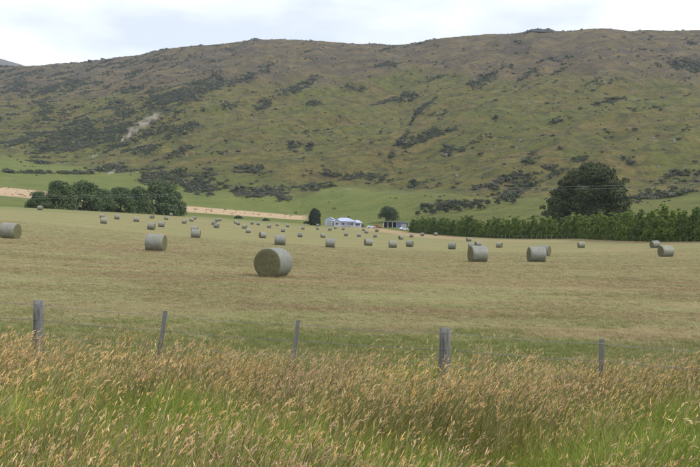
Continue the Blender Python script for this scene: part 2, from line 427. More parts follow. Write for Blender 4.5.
# vegetation map of the hill, with cloud shade on the left put into it (places taken from the photograph)
PATCH = [(185, 95, 58, 10, 20, 1), (240, 82, 30, 5, 22, .8), (287, 93, 38, 5, 25, .9), (313, 105, 9, 3, 15, .9), (55, 88, 36, 4, 17, .9), (18, 85, 14, 3, 8, .8), (83, 93, 13, 3.5, 10, .7),
         (115, 106, 18, 4.5, 18, .9), (74, 108, 9, 2, 15, .7), (50, 173.5, 58, .7, -1, .95), (45, 164, 14, 1.2, -3, .8), (95, 135, 75, 19, 12, .66), (40, 122, 50, 7, 16, .5), (150, 120, 40, 14, 20, .55), (22, 141, 24, 4, 22, .7), (120, 120, 30, 6, 20, .6), (60, 150, 45, 6, 3, .6), (110, 170, 30, 4, -3, .6), (150, 150, 20, 7, 25, .6),
         (185, 130, 24, 4.5, 25, .85), (180, 153, 17, 4, 18, .8), (222, 108, 26, 3.5, 12, .8), (262, 108, 14, 3.5, 20, .8), (160, 178, 26, 9, 0, .7), (200, 184, 34, 10, -4, .72), (255, 192, 36, 8, -6, .85), (310, 188, 30, 6, -4, .62),
         (325, 176, 30, 5, -2, .72), (250, 171, 14, 4, 0, .7), (295, 146, 9, 5, 20, .85), (308, 149, 7, 6, 0, .7), (330, 142, 14, 2, 20, .6), (427, 105, 16, 1.7, 33, .9), (412, 121, 13, 1.8, 62, .95), (400, 142, 14, 2.2, 48, .95), (391, 158, 10, 2.5, 75, .9),
         (403, 152, 6, 9, 0, .6), (375, 178, 18, 4, 0, .7), (355, 177, 20, 4, 3, .6), (440, 114, 13, 4, 8, .8), (447, 152, 7, 4, 15, .95), (460, 151, 5, 2, 0, .9), (400, 184, 40, 3, 0, .7), (425, 186, 30, 3, 0, .6), (480, 188, 36, 5, 2, .75), (508, 180, 15, 6, 10, .75),
         (530, 160, 10, 5, 20, .8), (524, 184, 20, 10, 10, .62), (553, 172, 14, 9, 10, .72), (580, 160, 10, 5, 10, .8), (627, 162, 9, 3.5, 12, .85), (650, 196, 42, 6, 0, .6), (684, 178, 22, 7, 5, .5), (560, 120, 10, 4, 15, .7), (612, 136, 8, 2, 10, .7),
         (485, 80, 26, 6, 28, .75), (686, 65, 30, 8, -5, .85), (386, 66, 21, 4.5, 5, .7), (407, 97, 13, 4.5, 25, .75), (432, 80, 28, 3, 10, .6), (555, 60, 30, 4, 5, .45), (600, 84, 40, 5, 10, .4), (640, 110, 30, 4, 8, .4), (520, 85, 12, 6, 20, .5),
         (425, 211, 14, 5, 6, .95), (446, 208, 16, 5, 8, .9), (470, 204, 18, 3, 6, .7), (506, 197, 18, 6, 10, .7), (495, 100, 5, 2, 0, .6), (160, 60, 18, 3, 10, .6), (265, 66, 18, 3, 10, .5), (215, 62, 10, 3, 10, .5), (320, 60, 26, 2.5, 0, .5), (230, 50, 14, 2, 6, .6), (690, 43, 8, 2, 0, .8), (650, 50, 40, 3, -3, .4)]
def blob(px, py, rx, ry, an, u, v, wob):
    a = rad(an); dx = u - px; dy = -(v - py)
    e1 = (dx * math.cos(a) + dy * math.sin(a)) / rx; e2 = (-dx * math.sin(a) + dy * math.cos(a)) / ry
    return np.clip(1.35 - np.sqrt(e1 ** 2 + e2 ** 2) + wob, 0, 1)
wobm = fbm(HX / 55, HY / 55, 5, 0.65) * 1.1
scrub = np.zeros_like(HX)
for (px, py, rx, ry, an, s_) in PATCH:
    scrub = np.maximum(scrub, s_ * blob(px, py, rx, ry, an, hU, hV, wobm))
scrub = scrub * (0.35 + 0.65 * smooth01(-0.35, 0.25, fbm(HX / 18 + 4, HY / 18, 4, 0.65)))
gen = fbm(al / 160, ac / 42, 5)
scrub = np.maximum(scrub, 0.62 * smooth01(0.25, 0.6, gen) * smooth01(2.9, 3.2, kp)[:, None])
scrub = np.maximum(scrub, 0.60 * smooth01(300, 120, hU) * smooth01(3.0, 3.15, kp)[:, None] * smooth01(-0.05, 0.35, fbm(al / 70 + 9, ac / 30, 5, 0.6)))  # left slopes: thicker heath scrub, with a cloud shadow darkened into the same mask
cu = np.interp(hU, [0, 60, 250, 450, 700], [105, 96, 84, 74, 84])
high = smooth01(22, -22, hV - cu + fbm(HX / 120, HY / 120, 3) * 16)
bare = np.maximum.reduce([blob(*q, hU, hV, wobm * 0.8) for q in ((147, 121, 14, 4.2, 28), (133, 131, 13, 3.4, 42), (122, 140, 8, 1.2, 50), (95, 156, 10, 1.6, 18), (155, 118, 7, 3.4, 20), (112, 172, 6, 2, 30), (346, 189, 10, .5, 3))])
bare0 = smooth01(0.05, 0.4, bare)
bare = smooth01(0.25, 0.7, bare) * (0.15 + 0.85 * smooth01(-0.15, 0.25, fbm(HX / 9, HY / 9, 4, 0.75)))
kpn = kp[:, None] + fbm(HX / 60 + 8, HY / 60, 3) * 0.22
tanm = smooth01(0.9, 1.06, kp)[:, None] * (1 - smooth01(1.92, 2.02, kp)[:, None]) * (1 - smooth01(300, 312, hU))
meadow = np.clip((1 - smooth01(2.62, 3.05, kpn)) * (hU < 2000), 0, 1) * (1 - 0.75 * smooth01(120, 170, hU) * (1 - smooth01(300, 330, hU)) * smooth01(2.3, 2.6, kp)[:, None])
meadow = meadow * (1 - 0.45 * smooth01(360, 470, hU))
scrub = scrub * (1 - tanm) * np.where(kp[:, None] < 2.06, 0, 1)
wlk = smooth01(3.0, 3.25, kp)[:, None]
def grid_quads(nr, nc):
    i = np.arange(nr - 1)[:, None] * nc + np.arange(nc - 1)[None]
    return np.stack([i, i + 1, i + nc + 1, i + nc], -1).reshape(-1, 4)
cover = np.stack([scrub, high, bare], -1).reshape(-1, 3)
padk = np.stack([np.clip(tanm, 0, 1), meadow, np.zeros_like(HX)], -1).reshape(-1, 3)
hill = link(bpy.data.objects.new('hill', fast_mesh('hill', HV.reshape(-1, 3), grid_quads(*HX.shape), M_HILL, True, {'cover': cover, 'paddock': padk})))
tag(hill, 'long rocky green and brown hillside behind the farm', None, None, 'structure')

# the mown field, from the fence to the trees and the hedge
nF = 170
fr = np.linspace(0, 1, nF)[:, None]
tf = tcols[::2]
yEf = np.interp(tf, tcols, yE)[None]
FY = 9.0 * (yEf / 9.0) ** fr
FX = FY * tf[None]
FZ = field_z(FX, FY)
FZ += (fbm(FX / 9, FY / 3.5, 3) * 0.035 + fbm(FX / 2.0, FY / 0.8, 2) * 0.012) * smooth01(10, 16, FY) * (1 - smooth01(60, 160, FY))
FZ[-1] = np.interp(tf, tcols, HZ[0])
fu, fv = to_px(np.stack([FX, FY, FZ], -1).reshape(-1, 3)); fu = fu.reshape(FX.shape)
near = 1 - smooth01(14, 21.5, FY + fbm(FX / 4, FY / 2.5, 4) * 7)
farstrip = smooth01(0.955, 0.975, np.broadcast_to(fr, FX.shape)) * np.where(fu < 330, 1, 0)
farstrip = np.maximum(farstrip, smooth01(0.90, 0.915, np.broadcast_to(fr, FX.shape)) * smooth01(150, 60, fu) * 0.85)
drive = smooth01(0.955, 0.975, np.broadcast_to(fr, FX.shape)) * smooth01(335, 390, fu) * (0.8 - 0.5 * smooth01(420, 500, fu))
edge_a = np.stack([np.clip(near * 0.95 + farstrip, 0, 1), drive, np.zeros_like(FX)], -1).reshape(-1, 3)
fo = link(bpy.data.objects.new('field', fast_mesh('field', np.stack([FX, FY, FZ], -1).reshape(-1, 3), grid_quads(*FX.shape), M_FIELD, True, {'edge': edge_a})))
tag(fo, 'mown hay field sloping gently down to the right', None, None, 'structure')

def verge_z(X, Y):
    X = np.asarray(X, float); Y = np.asarray(Y, float)
    return field_z(X, np.maximum(Y, 9.0)) + 0.05 * np.clip(9.8 - Y, 0, 10) + 0.004
gx, gy = np.meshgrid(np.linspace(-26, 26, 80), np.linspace(-9, 10.4, 50))
gz = verge_z(gx, gy) + fbm(gx / 1.6, gy / 1.6, 3) * 0.03 * (gy < 9)
vo = link(bpy.data.objects.new('verge', fast_mesh('verge', np.stack([gx, gy, gz], -1).reshape(-1, 3), grid_quads(*gx.shape), M_VERGE)))
tag(vo, 'rough roadside verge under the long grass', None, None, 'structure')

# a further ridge behind the left shoulder
xx = np.linspace(-4200, -1300, 90)
rz = np.interp(xx, [-4200, -3000, -2100, -1700, -1640, -1500, -1300], [860, 842, 808, 782, 764, 735, 665])
rows = []
for k, (dy, q) in enumerate(((-1500, 0.2), (-800, 0.62), (-300, 0.9), (0, 1.0), (600, 0.8))):
    yy = 4000 + dy + fbm(xx / 400, xx * 0 + k * 3.1, 3) * 60
    rows.append(np.stack([xx * (yy / 4000), yy, rz * q + fbm(xx / 220, xx * 0 + k, 4) * 14 * (k != 3) + (fbm(xx / 90, xx * 0, 3) * 3 if k == 3 else 0)], -1))
rr = np.array(rows)
M_RIDGE = plain('ridge_tussock', (0.085, 0.080, 0.070), 0.3, 0.01, 0.95)
tag(link(bpy.data.objects.new('far_hill', fast_mesh('far_hill', rr.reshape(-1, 3), grid_quads(5, 90), M_RIDGE))), 'far bluish ridge showing behind the left shoulder', None, None, 'structure')

def on_hill(u, v):
    d2 = (hU - u) ** 2 + (hV - v) ** 2
    k = np.where(d2.ravel() < max(2.0, d2.min() * 1.5))[0]
    k = k[np.argmin(HY.ravel()[k])]
    return HV.reshape(-1, 3)[k].copy()

# ------------------------------------------------------------------ scattering (one object of stuff each)
def scatter(name, P, rot, scl, idx, tint, protos, label):
    pc = bpy.data.collections.new(name + '_kinds')
    for k, me in enumerate(protos):
        pc.objects.link(bpy.data.objects.new('%s_kind_%02d' % (name, k), me))
    n = len(P)
    me = bpy.data.meshes.new(name)
    me.vertices.add(n); me.vertices.foreach_set('co', np.asarray(P, np.float32).ravel())
    a = me.attributes.new('rot', 'FLOAT_VECTOR', 'POINT'); a.data.foreach_set('vector', np.asarray(rot, np.float32).ravel())
    a = me.attributes.new('scl', 'FLOAT_VECTOR', 'POINT'); a.data.foreach_set('vector', np.asarray(scl, np.float32).ravel())
    a = me.attributes.new('idx', 'INT', 'POINT'); a.data.foreach_set('value', np.asarray(idx, np.int32))
    a = me.attributes.new('tint', 'FLOAT_COLOR', 'POINT')
    a.data.foreach_set('color', np.concatenate([np.asarray(tint, np.float32), np.ones((n, 1), np.float32)], 1).ravel())
    o = link(bpy.data.objects.new(name, me))
    ng = bpy.data.node_groups.new(name + '_nodes', 'GeometryNodeTree')
    ng.interface.new_socket('Geometry', in_out='INPUT', socket_type='NodeSocketGeometry')
    ng.interface.new_socket('Geometry', in_out='OUTPUT', socket_type='NodeSocketGeometry')
    N = ng.nodes.new; L = ng.links.new
    gi = N('NodeGroupInput'); go = N('NodeGroupOutput'); mp_ = N('GeometryNodeMeshToPoints'); iop = N('GeometryNodeInstanceOnPoints')
    ci = N('GeometryNodeCollectionInfo'); ci.inputs[0].default_value = pc; ci.inputs[1].default_value = True; ci.inputs[2].default_value = True
    def na(nm, ty):
        q = N('GeometryNodeInputNamedAttribute'); q.data_type = ty; q.inputs[0].default_value = nm
        return [s for s in q.outputs if s.enabled and s.name == 'Attribute'][0]
    e2r = N('FunctionNodeEulerToRotation')
    L(gi.outputs[0], mp_.inputs[0]); L(mp_.outputs[0], iop.inputs['Points']); L(ci.outputs[0], iop.inputs['Instance'])
    iop.inputs['Pick Instance'].default_value = True
    L(na('idx', 'INT'), iop.inputs['Instance Index']); L(na('rot', 'FLOAT_VECTOR'), e2r.inputs[0])
    L(e2r.outputs[0], iop.inputs['Rotation']); L(na('scl', 'FLOAT_VECTOR'), iop.inputs['Scale'])
    L(iop.outputs[0], go.inputs[0])
    md = o.modifiers.new('scatter', 'NODES'); md.node_group = ng
    return tag(o, label, None, None, 'stuff')

def tint_mat(name, rough=0.8, trans=0.2, low=0.55, high=1.1):
    m = NT(name, rough, 0.2)
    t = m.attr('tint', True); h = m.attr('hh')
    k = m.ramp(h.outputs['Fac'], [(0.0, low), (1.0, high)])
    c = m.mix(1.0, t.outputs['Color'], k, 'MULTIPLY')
    m.base(c)
    if trans: m.translucent(c, trans)
    return m.mat

def blades(n, hgt, spread, wid, lean, curl, rg, wind=0.0):
    """curved grass blades: arrays of verts, quads and height attribute"""
    V = []; Q = []; H = []; k0 = 0
    for i in range(n):
        r = spread * math.sqrt(rg.random()); a = rg.random() * 6.283
        b = np.array([r * math.cos(a), r * math.sin(a), -0.02])
        h = hgt * rg.uniform(0.55, 1.1); w = wid * rg.uniform(0.7, 1.3)
        da = rg.random() * 6.283
        dr = np.array([math.cos(da), math.sin(da), 0]) * lean * rg.uniform(0.2, 1.0) + np.array([wind, 0, 0])
        sd = np.array([-math.sin(da + 1), math.cos(da + 1), 0]) * w
        for s, ws in ((0, 1.0), (0.4, 0.9), (0.75, 0.6), (1.0, 0.12)):
            p = b + np.array([0, 0, 1.0]) * h * (s - curl * s ** 3 * 0.5) + dr * h * (s + curl * s * s)
            V += [p - sd * ws / 2, p + sd * ws / 2]; H += [s, s]
        Q += [(k0 + 2 * q, k0 + 2 * q + 1, k0 + 2 * q + 3, k0 + 2 * q + 2) for q in range(3)]
        k0 += 8
    return V, Q, H

def stems(n, hgt, spread, rg, wind=0.35, head=0.09, hw=0.011, fluff=0):
    """flowering grass stems with a drooping seed head; material 0 stem, 1 head"""
    V = []; Q = []; H = []; MI = []; k0 = 0
    for i in range(n):
        r = spread * math.sqrt(rg.random()); a = rg.random() * 6.283
        b = np.array([r * math.cos(a), r * math.sin(a), -0.02]); h = hgt * rg.uniform(0.75, 1.12)
        wd = np.array([wind * rg.uniform(0.4, 1.4), rg.uniform(-0.22, 0.22), 0])
        sd = np.array([0.0016, 0.0, 0])
        pts = [b + np.array([0, 0, h * (s - 0.10 * s ** 3)]) + wd * h * s * s for s in (0, 0.35, 0.7, 1.0)]
        for s, p in zip((0, .35, .7, 1), pts): V += [p - sd, p + sd]; H += [s, s]
        Q += [(k0 + 2 * q, k0 + 2 * q + 1, k0 + 2 * q + 3, k0 + 2 * q + 2) for q in range(3)]; MI += [0] * 3; k0 += 8
        d = pts[3] - pts[2]; d = d / np.linalg.norm(d); d = d + np.array([0.35, 0, -0.15]) * rg.uniform(0.0, 1.2); d /= np.linalg.norm(d)
        L_ = head * rg.uniform(0.7, 1.3); w = hw * rg.uniform(0.8, 1.3)
        a1 = np.cross(d, (0, 1, 0.2)); a1 /= np.linalg.norm(a1); a2 = np.cross(d, a1)
        nsp = 1 + fluff
        for q in range(nsp):
            st = pts[3] + (d * L_ * 0.22 * q + (a1 * rg.uniform(-1, 1) + a2 * rg.uniform(-1, 1)) * w * 1.6 if q else 0)
            dd = d if q == 0 else d + (a1 * rg.uniform(-1, 1) + a2 * rg.uniform(-1, 1)) * 0.7
            ll = L_ if q == 0 else L_ * 0.45
            for s, ws in ((0.0, 0.25), (0.3, 1.0), (0.7, 0.8), (1.0, 0.1)):
                c = st + dd * ll * s
                for an in (0.3, 2.4, 4.5): V.append(c + w * 0.5 * ws * (math.cos(an) * a1 + math.sin(an) * a2)); H.append(0.5 + 0.5 * s)
            for s in range(3):
                for e_ in range(3):
                    Q.append((k0 + s * 3 + e_, k0 + s * 3 + (e_ + 1) % 3, k0 + s * 3 + 3 + (e_ + 1) % 3, k0 + s * 3 + 3 + e_)); MI.append(1)
            k0 += 12
    return V, Q, H, MI

rg = np.random.default_rng(21)
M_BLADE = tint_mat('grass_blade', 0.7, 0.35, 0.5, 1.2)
M_STEMG = plain('grass_stem', (0.20, 0.19, 0.08), 0.3, 20, 0.8)
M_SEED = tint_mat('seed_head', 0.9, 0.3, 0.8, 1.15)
gp = []
for k in range(5):
    V, Q, H = blades(18, (0.55, 0.64, 0.48, 0.68, 0.42)[k], 0.09, 0.0046, 0.50, 0.5, rg, 0.10)
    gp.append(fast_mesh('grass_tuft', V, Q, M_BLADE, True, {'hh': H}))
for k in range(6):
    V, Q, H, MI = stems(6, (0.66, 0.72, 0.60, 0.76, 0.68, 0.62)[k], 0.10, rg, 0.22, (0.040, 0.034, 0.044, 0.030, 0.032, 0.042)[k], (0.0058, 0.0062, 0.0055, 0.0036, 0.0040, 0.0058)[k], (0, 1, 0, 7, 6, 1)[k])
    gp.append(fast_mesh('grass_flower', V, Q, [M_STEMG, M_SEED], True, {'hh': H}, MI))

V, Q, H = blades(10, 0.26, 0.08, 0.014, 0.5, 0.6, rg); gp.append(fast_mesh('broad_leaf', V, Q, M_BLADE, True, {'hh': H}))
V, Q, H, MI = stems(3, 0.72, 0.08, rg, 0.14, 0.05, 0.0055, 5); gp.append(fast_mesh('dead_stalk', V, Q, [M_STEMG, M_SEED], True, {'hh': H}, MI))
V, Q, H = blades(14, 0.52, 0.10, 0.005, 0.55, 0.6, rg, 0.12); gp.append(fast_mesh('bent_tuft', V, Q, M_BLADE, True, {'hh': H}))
def scatter_verge():
    n = 36000
    Y = 3.2 + (10.7 - 3.2) * RNG.random(n) ** 0.9
    X = (RNG.random(n) * 2 - 1) * (0.52 * Y + 2.6)
    patch = 1.35 * fbm(X / 1.9, Y / 1.1, 4)                     # green patches against flowering ones
    hgt = 1.03 + 0.55 * fbm(X / 1.7 + 40, Y / 1.2, 4)
    hgt = hgt + 0.16 * smooth01(-1.0, -3.5, X)
    for (px, py, r_, s_) in ((-1.45, 7.2, 0.95, 0.8), (0.0, 5.6, 0.7, .45), (1.4, 5.4, 0.7, .6), (-2.9, 6.2, .6, .45), (2.9, 6.0, .9, .4), (0.7, 7.6, .6, .35)):
        patch = patch + s_ * np.exp(-((X - px) ** 2 + ((Y - py) * 1.3) ** 2) / r_ ** 2)
    isf = RNG.random(n) < np.clip(0.13 - 0.40 * patch + 0.16 * smooth01(5.5, 9.0, Y), 0.015, 0.42)
    idx = np.where(isf, RNG.integers(5, 11, n), RNG.integers(0, 5, n))
    g1 = np.array([0.185, 0.235, 0.045]); g2 = np.array([0.400, 0.340, 0.095]); g3 = np.array([0.125, 0.185, 0.038])
    w1 = RNG.random((n, 1)); w2 = smooth01(-0.3, 0.45, patch)[:, None]
    tg = (g1 * w1 + g2 * (1 - w1)) * (1 - 0.85 * w2) + (g3 * w1 + np.array([0.30, 0.38, 0.055]) * (1 - w1)) * 0.85 * w2
    gold = np.array([0.76, 0.51, 0.20]); pale = np.array([0.72, 0.57, 0.34]); pink = np.array([0.68, 0.46, 0.30]); mauve = np.array([0.58, 0.42, 0.30])
    nn = fbm(X / 1.1 + 11, Y / 0.8 + 3, 3)[:, None]; n2 = fbm(X / 1.6 - 7, Y / 0.9 + 13, 3)[:, None]; w3 = RNG.random((n, 1))
    tf_ = np.where(nn + 0.35 * (w3 - 0.5) > -0.10, gold * w3 + pale * (1 - w3), np.where(n2 > 0.0, pink * w3 + pale * (1 - w3), mauve * w3 + pink * (1 - w3)))
    tint = np.where(isf[:, None], tf_, tg) * RNG.uniform(0.8, 1.2, (n, 1))
    s = hgt * RNG.uniform(0.8, 1.15, n) * (1.0 - 0.10 * smooth01(7.2, 9.6, Y))
    rot = np.stack([RNG.normal(0, 0.08, n), RNG.normal(0, 0.08, n), np.where(isf, RNG.normal(0, 0.8, n), RNG.random(n) * 6.283)], 1)
    r3 = RNG.random(n)
    broad = (~isf) & (r3 < 0.10) & (fbm(X / 1.2 + 50, Y / 1.2, 2) > 0.05)
    bent = (~isf) & (r3 > 0.80)
    dead = isf & (r3 < 0.035)
    idx = np.where(broad, 11, np.where(bent, 13, np.where(dead, 12, idx)))
    tint = np.where(dead[:, None], np.array([0.36, 0.23, 0.14]), tint)
    tint = np.where(broad[:, None], np.array([0.12, 0.22, 0.045]), tint)
    tint = np.where((bent & (r3 > 0.88))[:, None], np.array([0.50, 0.40, 0.20]), tint)
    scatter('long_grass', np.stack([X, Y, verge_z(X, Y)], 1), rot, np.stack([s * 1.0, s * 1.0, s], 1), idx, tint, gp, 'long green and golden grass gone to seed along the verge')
scatter_verge()

# short grass behind the fence, stubble and cut hay on the field
sp = []
for k in range(3):
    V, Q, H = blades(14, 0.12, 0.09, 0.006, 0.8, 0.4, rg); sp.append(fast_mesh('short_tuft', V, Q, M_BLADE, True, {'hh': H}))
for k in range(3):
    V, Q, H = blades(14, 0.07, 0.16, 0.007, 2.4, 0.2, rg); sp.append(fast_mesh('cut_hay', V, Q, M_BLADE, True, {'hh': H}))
def scatter_stubble():
    n = 130000
    Y = 9.8 * (125 / 9.8) ** (RNG.random(n) ** 1.05)
    X = (RNG.random(n) * 2 - 1) * (0.47 * Y + 2)
    nr = 1 - smooth01(13.5, 21.0, Y + fbm(X / 4, Y / 2.5, 4) * 7)
    band = fbm(X / 14 + 3, Y / 2.2, 4) + 0.6 * fbm(X / 60, Y / 14 + 9, 3)
    green = RNG.random(n) < np.clip(nr * 0.7 + 0.20 + 0.5 * band, 0.05, 0.9)
    idx = np.where(green, RNG.integers(0, 3, n), RNG.integers(3, 6, n))
    w = RNG.random((n, 1))
    tg = np.array([0.17, 0.225, 0.062]) * w + np.array([0.30, 0.30, 0.12]) * (1 - w)
    th = np.array([0.54, 0.45, 0.27]) * w + np.array([0.23, 0.155, 0.085]) * (1 - w)
    s = RNG.uniform(0.6, 1.3, n) * np.clip(Y / 22, 1, 2.6)
    hs = np.where(green, 0.5 + 0.5 * nr, 0.8)
    scatter('stubble', np.stack([X, Y, field_z(X, Y) - 0.005], 1), np.stack([RNG.normal(0, .1, n), RNG.normal(0, .1, n), RNG.random(n) * 6.283], 1),
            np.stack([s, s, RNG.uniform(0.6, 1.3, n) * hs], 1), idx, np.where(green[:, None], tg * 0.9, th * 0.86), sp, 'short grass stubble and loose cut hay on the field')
scatter_stubble()

# scrub and rocks on the hill
def leaf_cloud(n, size, shape, rg, flat=0.0):
    """n leaf quads filling a volume; shape(rng) returns a point and its outward direction"""
    V = np.zeros((n, 4, 3)); lv = np.zeros((n, 4))
    for i in range(n):
        p, o_ = shape(rg)
        nrm = o_ + rg.normal(0, 0.6, 3); nrm /= np.linalg.norm(nrm) + 1e-9
        a = np.cross(nrm, rg.normal(0, 1, 3)); a /= np.linalg.norm(a) + 1e-9
        b = np.cross(nrm, a); s = size * rg.uniform(0.6, 1.4)
        V[i] = [p - a * s * .5, p + b * s * .33, p + a * s * .6, p - b * s * .33]
        lv[i] = rg.random()
    return V.reshape(-1, 3), np.arange(4 * n).reshape(-1, 4), lv.ravel()
def lobes_shape(lobes):
    w = np.array([l[3] ** 2 for l in lobes]); w = w / w.sum()
    def f(rg):
        l = lobes[rg.choice(len(lobes), p=w)]
        d = rg.normal(0, 1, 3); d /= np.linalg.norm(d)
        if d[2] < -0.35: d[2] *= -0.6
        r = l[3] * (1 - 0.45 * rg.random() ** 2)
        return np.array(l[:3]) + d * np.array([r, r, r * (l[4] if len(l) > 4 else 1)]), d
    return f
m = NT('scrub_leaf', 0.8, 0.15)
t_ = m.attr('tint', True); lvn = m.attr('lv')
m.base(m.mix(1.0, t_.outputs['Color'], m.ramp(lvn.outputs['Fac'], [(0, 0.6), (1, 1.3)]), 'MULTIPLY'))
M_SCRUB = m.mat
m = NT('schist_rock', 0.9, 0.2)
m.base(m.mix(m.noise(2.5, m.coord(), 5, 0.7), (0.085, 0.082, 0.08), (0.25, 0.245, 0.235)))
M_ROCK = m.mat
hp = []
for k in range(5):
    lb = [(rg.normal(0, .35), rg.normal(0, .35), 0.35 + rg.random() * 0.3, rg.uniform(.4, .65), 0.85) for q in range(4)]
    V, Q, lv = leaf_cloud(130, 0.34, lobes_shape(lb), rg)
    hp.append(fast_mesh('scrub_bush', V, Q, M_SCRUB, False, {'lv': lv}))
def rock_mesh(rg, sx, sy, sz, n=1, name='rock'):
    mb = MB()
    for q in range(n):
        ox, oy = (rg.uniform(-1, 1) * sx * .6, rg.uniform(-1, 1) * sy * .6) if n > 1 else (0, 0)
        k = rg.uniform(0.45, 1.0) if n > 1 else 1
        vs = []
        for z, r in ((-0.3, 0.9), (0.25, 1.0), (0.7, 0.8), (1.0, 0.35)):
            for a in range(7):
                an = a / 7 * 6.283; rr_ = r * rg.uniform(0.75, 1.15)
                vs.append((ox + sx * k * .55 * rr_ * math.cos(an), oy + sy * k * .55 * rr_ * math.sin(an), sz * k * (z + rg.uniform(-.09, .09))))
        fs = [(i * 7 + a, i * 7 + (a + 1) % 7, i * 7 + 7 + (a + 1) % 7, i * 7 + 7 + a) for i in range(3) for a in range(7)] + [tuple(21 + a for a in range(7))]
        mb.add(vs, fs)
    return mb.mesh(name, M_ROCK)
for k in range(3): hp.append(rock_mesh(rg, 1.3, 1.0, 0.8))

def cell_weights(mask):
    dx = np.linalg.norm(HV[:-1, 1:] - HV[:-1, :-1], axis=-1); dy = np.linalg.norm(HV[1:, :-1] - HV[:-1, :-1], axis=-1)
    w = dx * dy * mask[:-1, :-1]
    w[isky + 2:] = 0
    w[:, :12] = 0; w[:, -12:] = 0
    return w
def pick(mask, n):
    w = cell_weights(mask).ravel(); c = np.cumsum(w); k = np.searchsorted(c, RNG.random(n) * c[-1])
    i, j = np.divmod(k, nT - 1)
    a, b = RNG.random((2, n, 1))
    P = HV[i, j] * (1 - a) * (1 - b) + HV[i + 1, j] * a * (1 - b) + HV[i, j + 1] * (1 - a) * b + HV[i + 1, j + 1] * a * b
    return P, i, j
def scatter_scrub():
    n = 64000
    base = np.where(kp[:, None] > 2.05, 1.0, 0.0) * (1 - np.clip(tanm, 0, 1)) * (np.abs(tcols) < 0.6)[None]
    mk = base * (np.clip(scrub - 0.15, 0, 1) ** 1.6 * 5.0 + 0.006 + 0.035 * smooth01(2.9, 3.3, kp)[:, None] * (fbm(HX / 30, HY / 30, 3) > 0.1)) * (1 - 0.95 * bare0)
    mk *= (0.75 + 0.55 * smooth01(3.4, 2.9, kp))[:, None]
    mk *= 0.25 + 0.9 * smooth01(-0.12, 0.22, fbm(HX / 9 + 31, HY / 9, 3, 0.6))
    mk *= 1 - 0.85 * meadow * (scrub < 0.25)
    P, i, j = pick(mk, n)
    s = RNG.lognormal(0.0, 0.45, n) * 0.98
    hi = high[i, j]
    c1 = np.array([0.056, 0.066, 0.044]); c2 = np.array([0.125, 0.122, 0.092]); c3 = np.array([0.075, 0.098, 0.036]); w = RNG.random((n, 1))
    tint = np.where(RNG.random((n, 1)) < 0.25, c3, c1 * w + c2 * (1 - w))
    # rocks
    nr = 4200
    mr = np.where(kp[:, None] > 3.0, 1.0, 0.12) * (0.25 + high * 1.2 + np.clip(scrub, 0, 1) * 0.8) * base
    P2, i2, j2 = pick(mr, nr)
    s2 = np.minimum(RNG.lognormal(-0.2, 0.45, nr) * 1.2, 2.3)
    rot = np.zeros((n, 3)); rot[:, 2] = RNG.random(n) * 6.283
    scatter('hill_scrub', P, rot, np.stack([s * 1.2, s * 1.2, s * 0.95], 1), RNG.integers(0, 5, n), tint, hp[:5], 'dark scrub bushes spread over the hillside')
    rot2 = np.zeros((nr, 3)); rot2[:, 2] = RNG.random(nr) * 6.283
    scatter('hill_rocks', P2, rot2, np.stack([s2, s2, s2], 1), RNG.integers(0, 3, nr), np.ones((nr, 3)) * 0.3, hp[5:], 'grey rocks strewn over the hillside')
scatter_scrub()
# dark tussocks left on the pale paddock
def scatter_tussock():
    P, i, j = pick(np.clip(tanm, 0, 1) * (tanm > 0.9) * (hU > -30), 110)
    n = len(P); s = RNG.uniform(0.35, 0.75, n); rot = np.zeros((n, 3)); rot[:, 2] = RNG.random(n) * 6
    scatter('paddock_tussocks', P, rot, np.stack([s * 1.4, s, s * .8], 1), RNG.integers(0, 5, n), np.tile([0.10, 0.075, 0.05], (n, 1)), hp[:5], 'dark tussocks dotted over the pale cut paddock')
scatter_tussock()

# rocky tors on the crest: heaps of upright slabs
m = NT('dark_tor_rock', 0.9, 0.2)
m.base(m.mix(m.noise(0.6, m.coord(), 5, 0.7), (0.040, 0.040, 0.042), (0.135, 0.132, 0.130)))
M_TOR = m.mat
def tor_mesh(rg_, w, h, n):
    mb = MB()
    for q in range(n * 6):
        x = float(np.clip(rg_.normal(0, w * .26), -w * .55, w * .55)) * (q > 0); env = math.exp(-(x / (w * .36)) ** 2) * rg_.uniform(.45, 1.0)
        a, b, c = (rg_.uniform(.8, 2.6), rg_.uniform(.8, 2.2), h * env) if q else (w * .62, w * .16, -h * .2)
        y = rg_.normal(0, w * .10); vs = []
        for z, r in ((-h * .5, 1.15), (c * .45, 1.0), (c * .85, .85), (c, .45)):
            for e_ in range(6):
                an = e_ / 6 * 6.283 + .3; rr_ = r * rg_.uniform(.7, 1.2)
                vs.append((x + a * rr_ * math.cos(an), y + b * rr_ * math.sin(an), z + rg_.normal(0, .06) * c))
        mb.add(vs, [(k * 6 + e_, k * 6 + (e_ + 1) % 6, k * 6 + 6 + (e_ + 1) % 6, k * 6 + 6 + e_) for k in range(3) for e_ in range(6)] + [tuple(18 + e_ for e_ in range(6)), tuple(range(5, -1, -1))])
    return mb.mesh('rock_tor', M_TOR)
def tor(u, v, w, h, n, label):
    p = on_hill(u, v); rg_ = np.random.default_rng(int(u))
    o = link(bpy.data.objects.new('rock_tor', tor_mesh(rg_, w, h, n)))
    o.location = (p[0], p[1], p[2] - h * 0.12)
    tag(o, label, 'rock', 'rock tors along the crest')
tor(256, 39.5, 14, 5, 7, 'small pointed dark rock tor on the crest above the left slope')
tor(537, 30, 34, 4.5, 14, 'wide blocky dark rock tor on the highest part of the crest')
tor(548, 29.6, 12, 4.5, 6, 'narrow block of rock at the end of the wide crest tor')
tor(409, 45, 16, 3, 6, 'low flat rock outcrop in the dip of the crest')
tor(57, 64.5, 22, 3.5, 7, 'low row of rocks on the far left end of the crest')
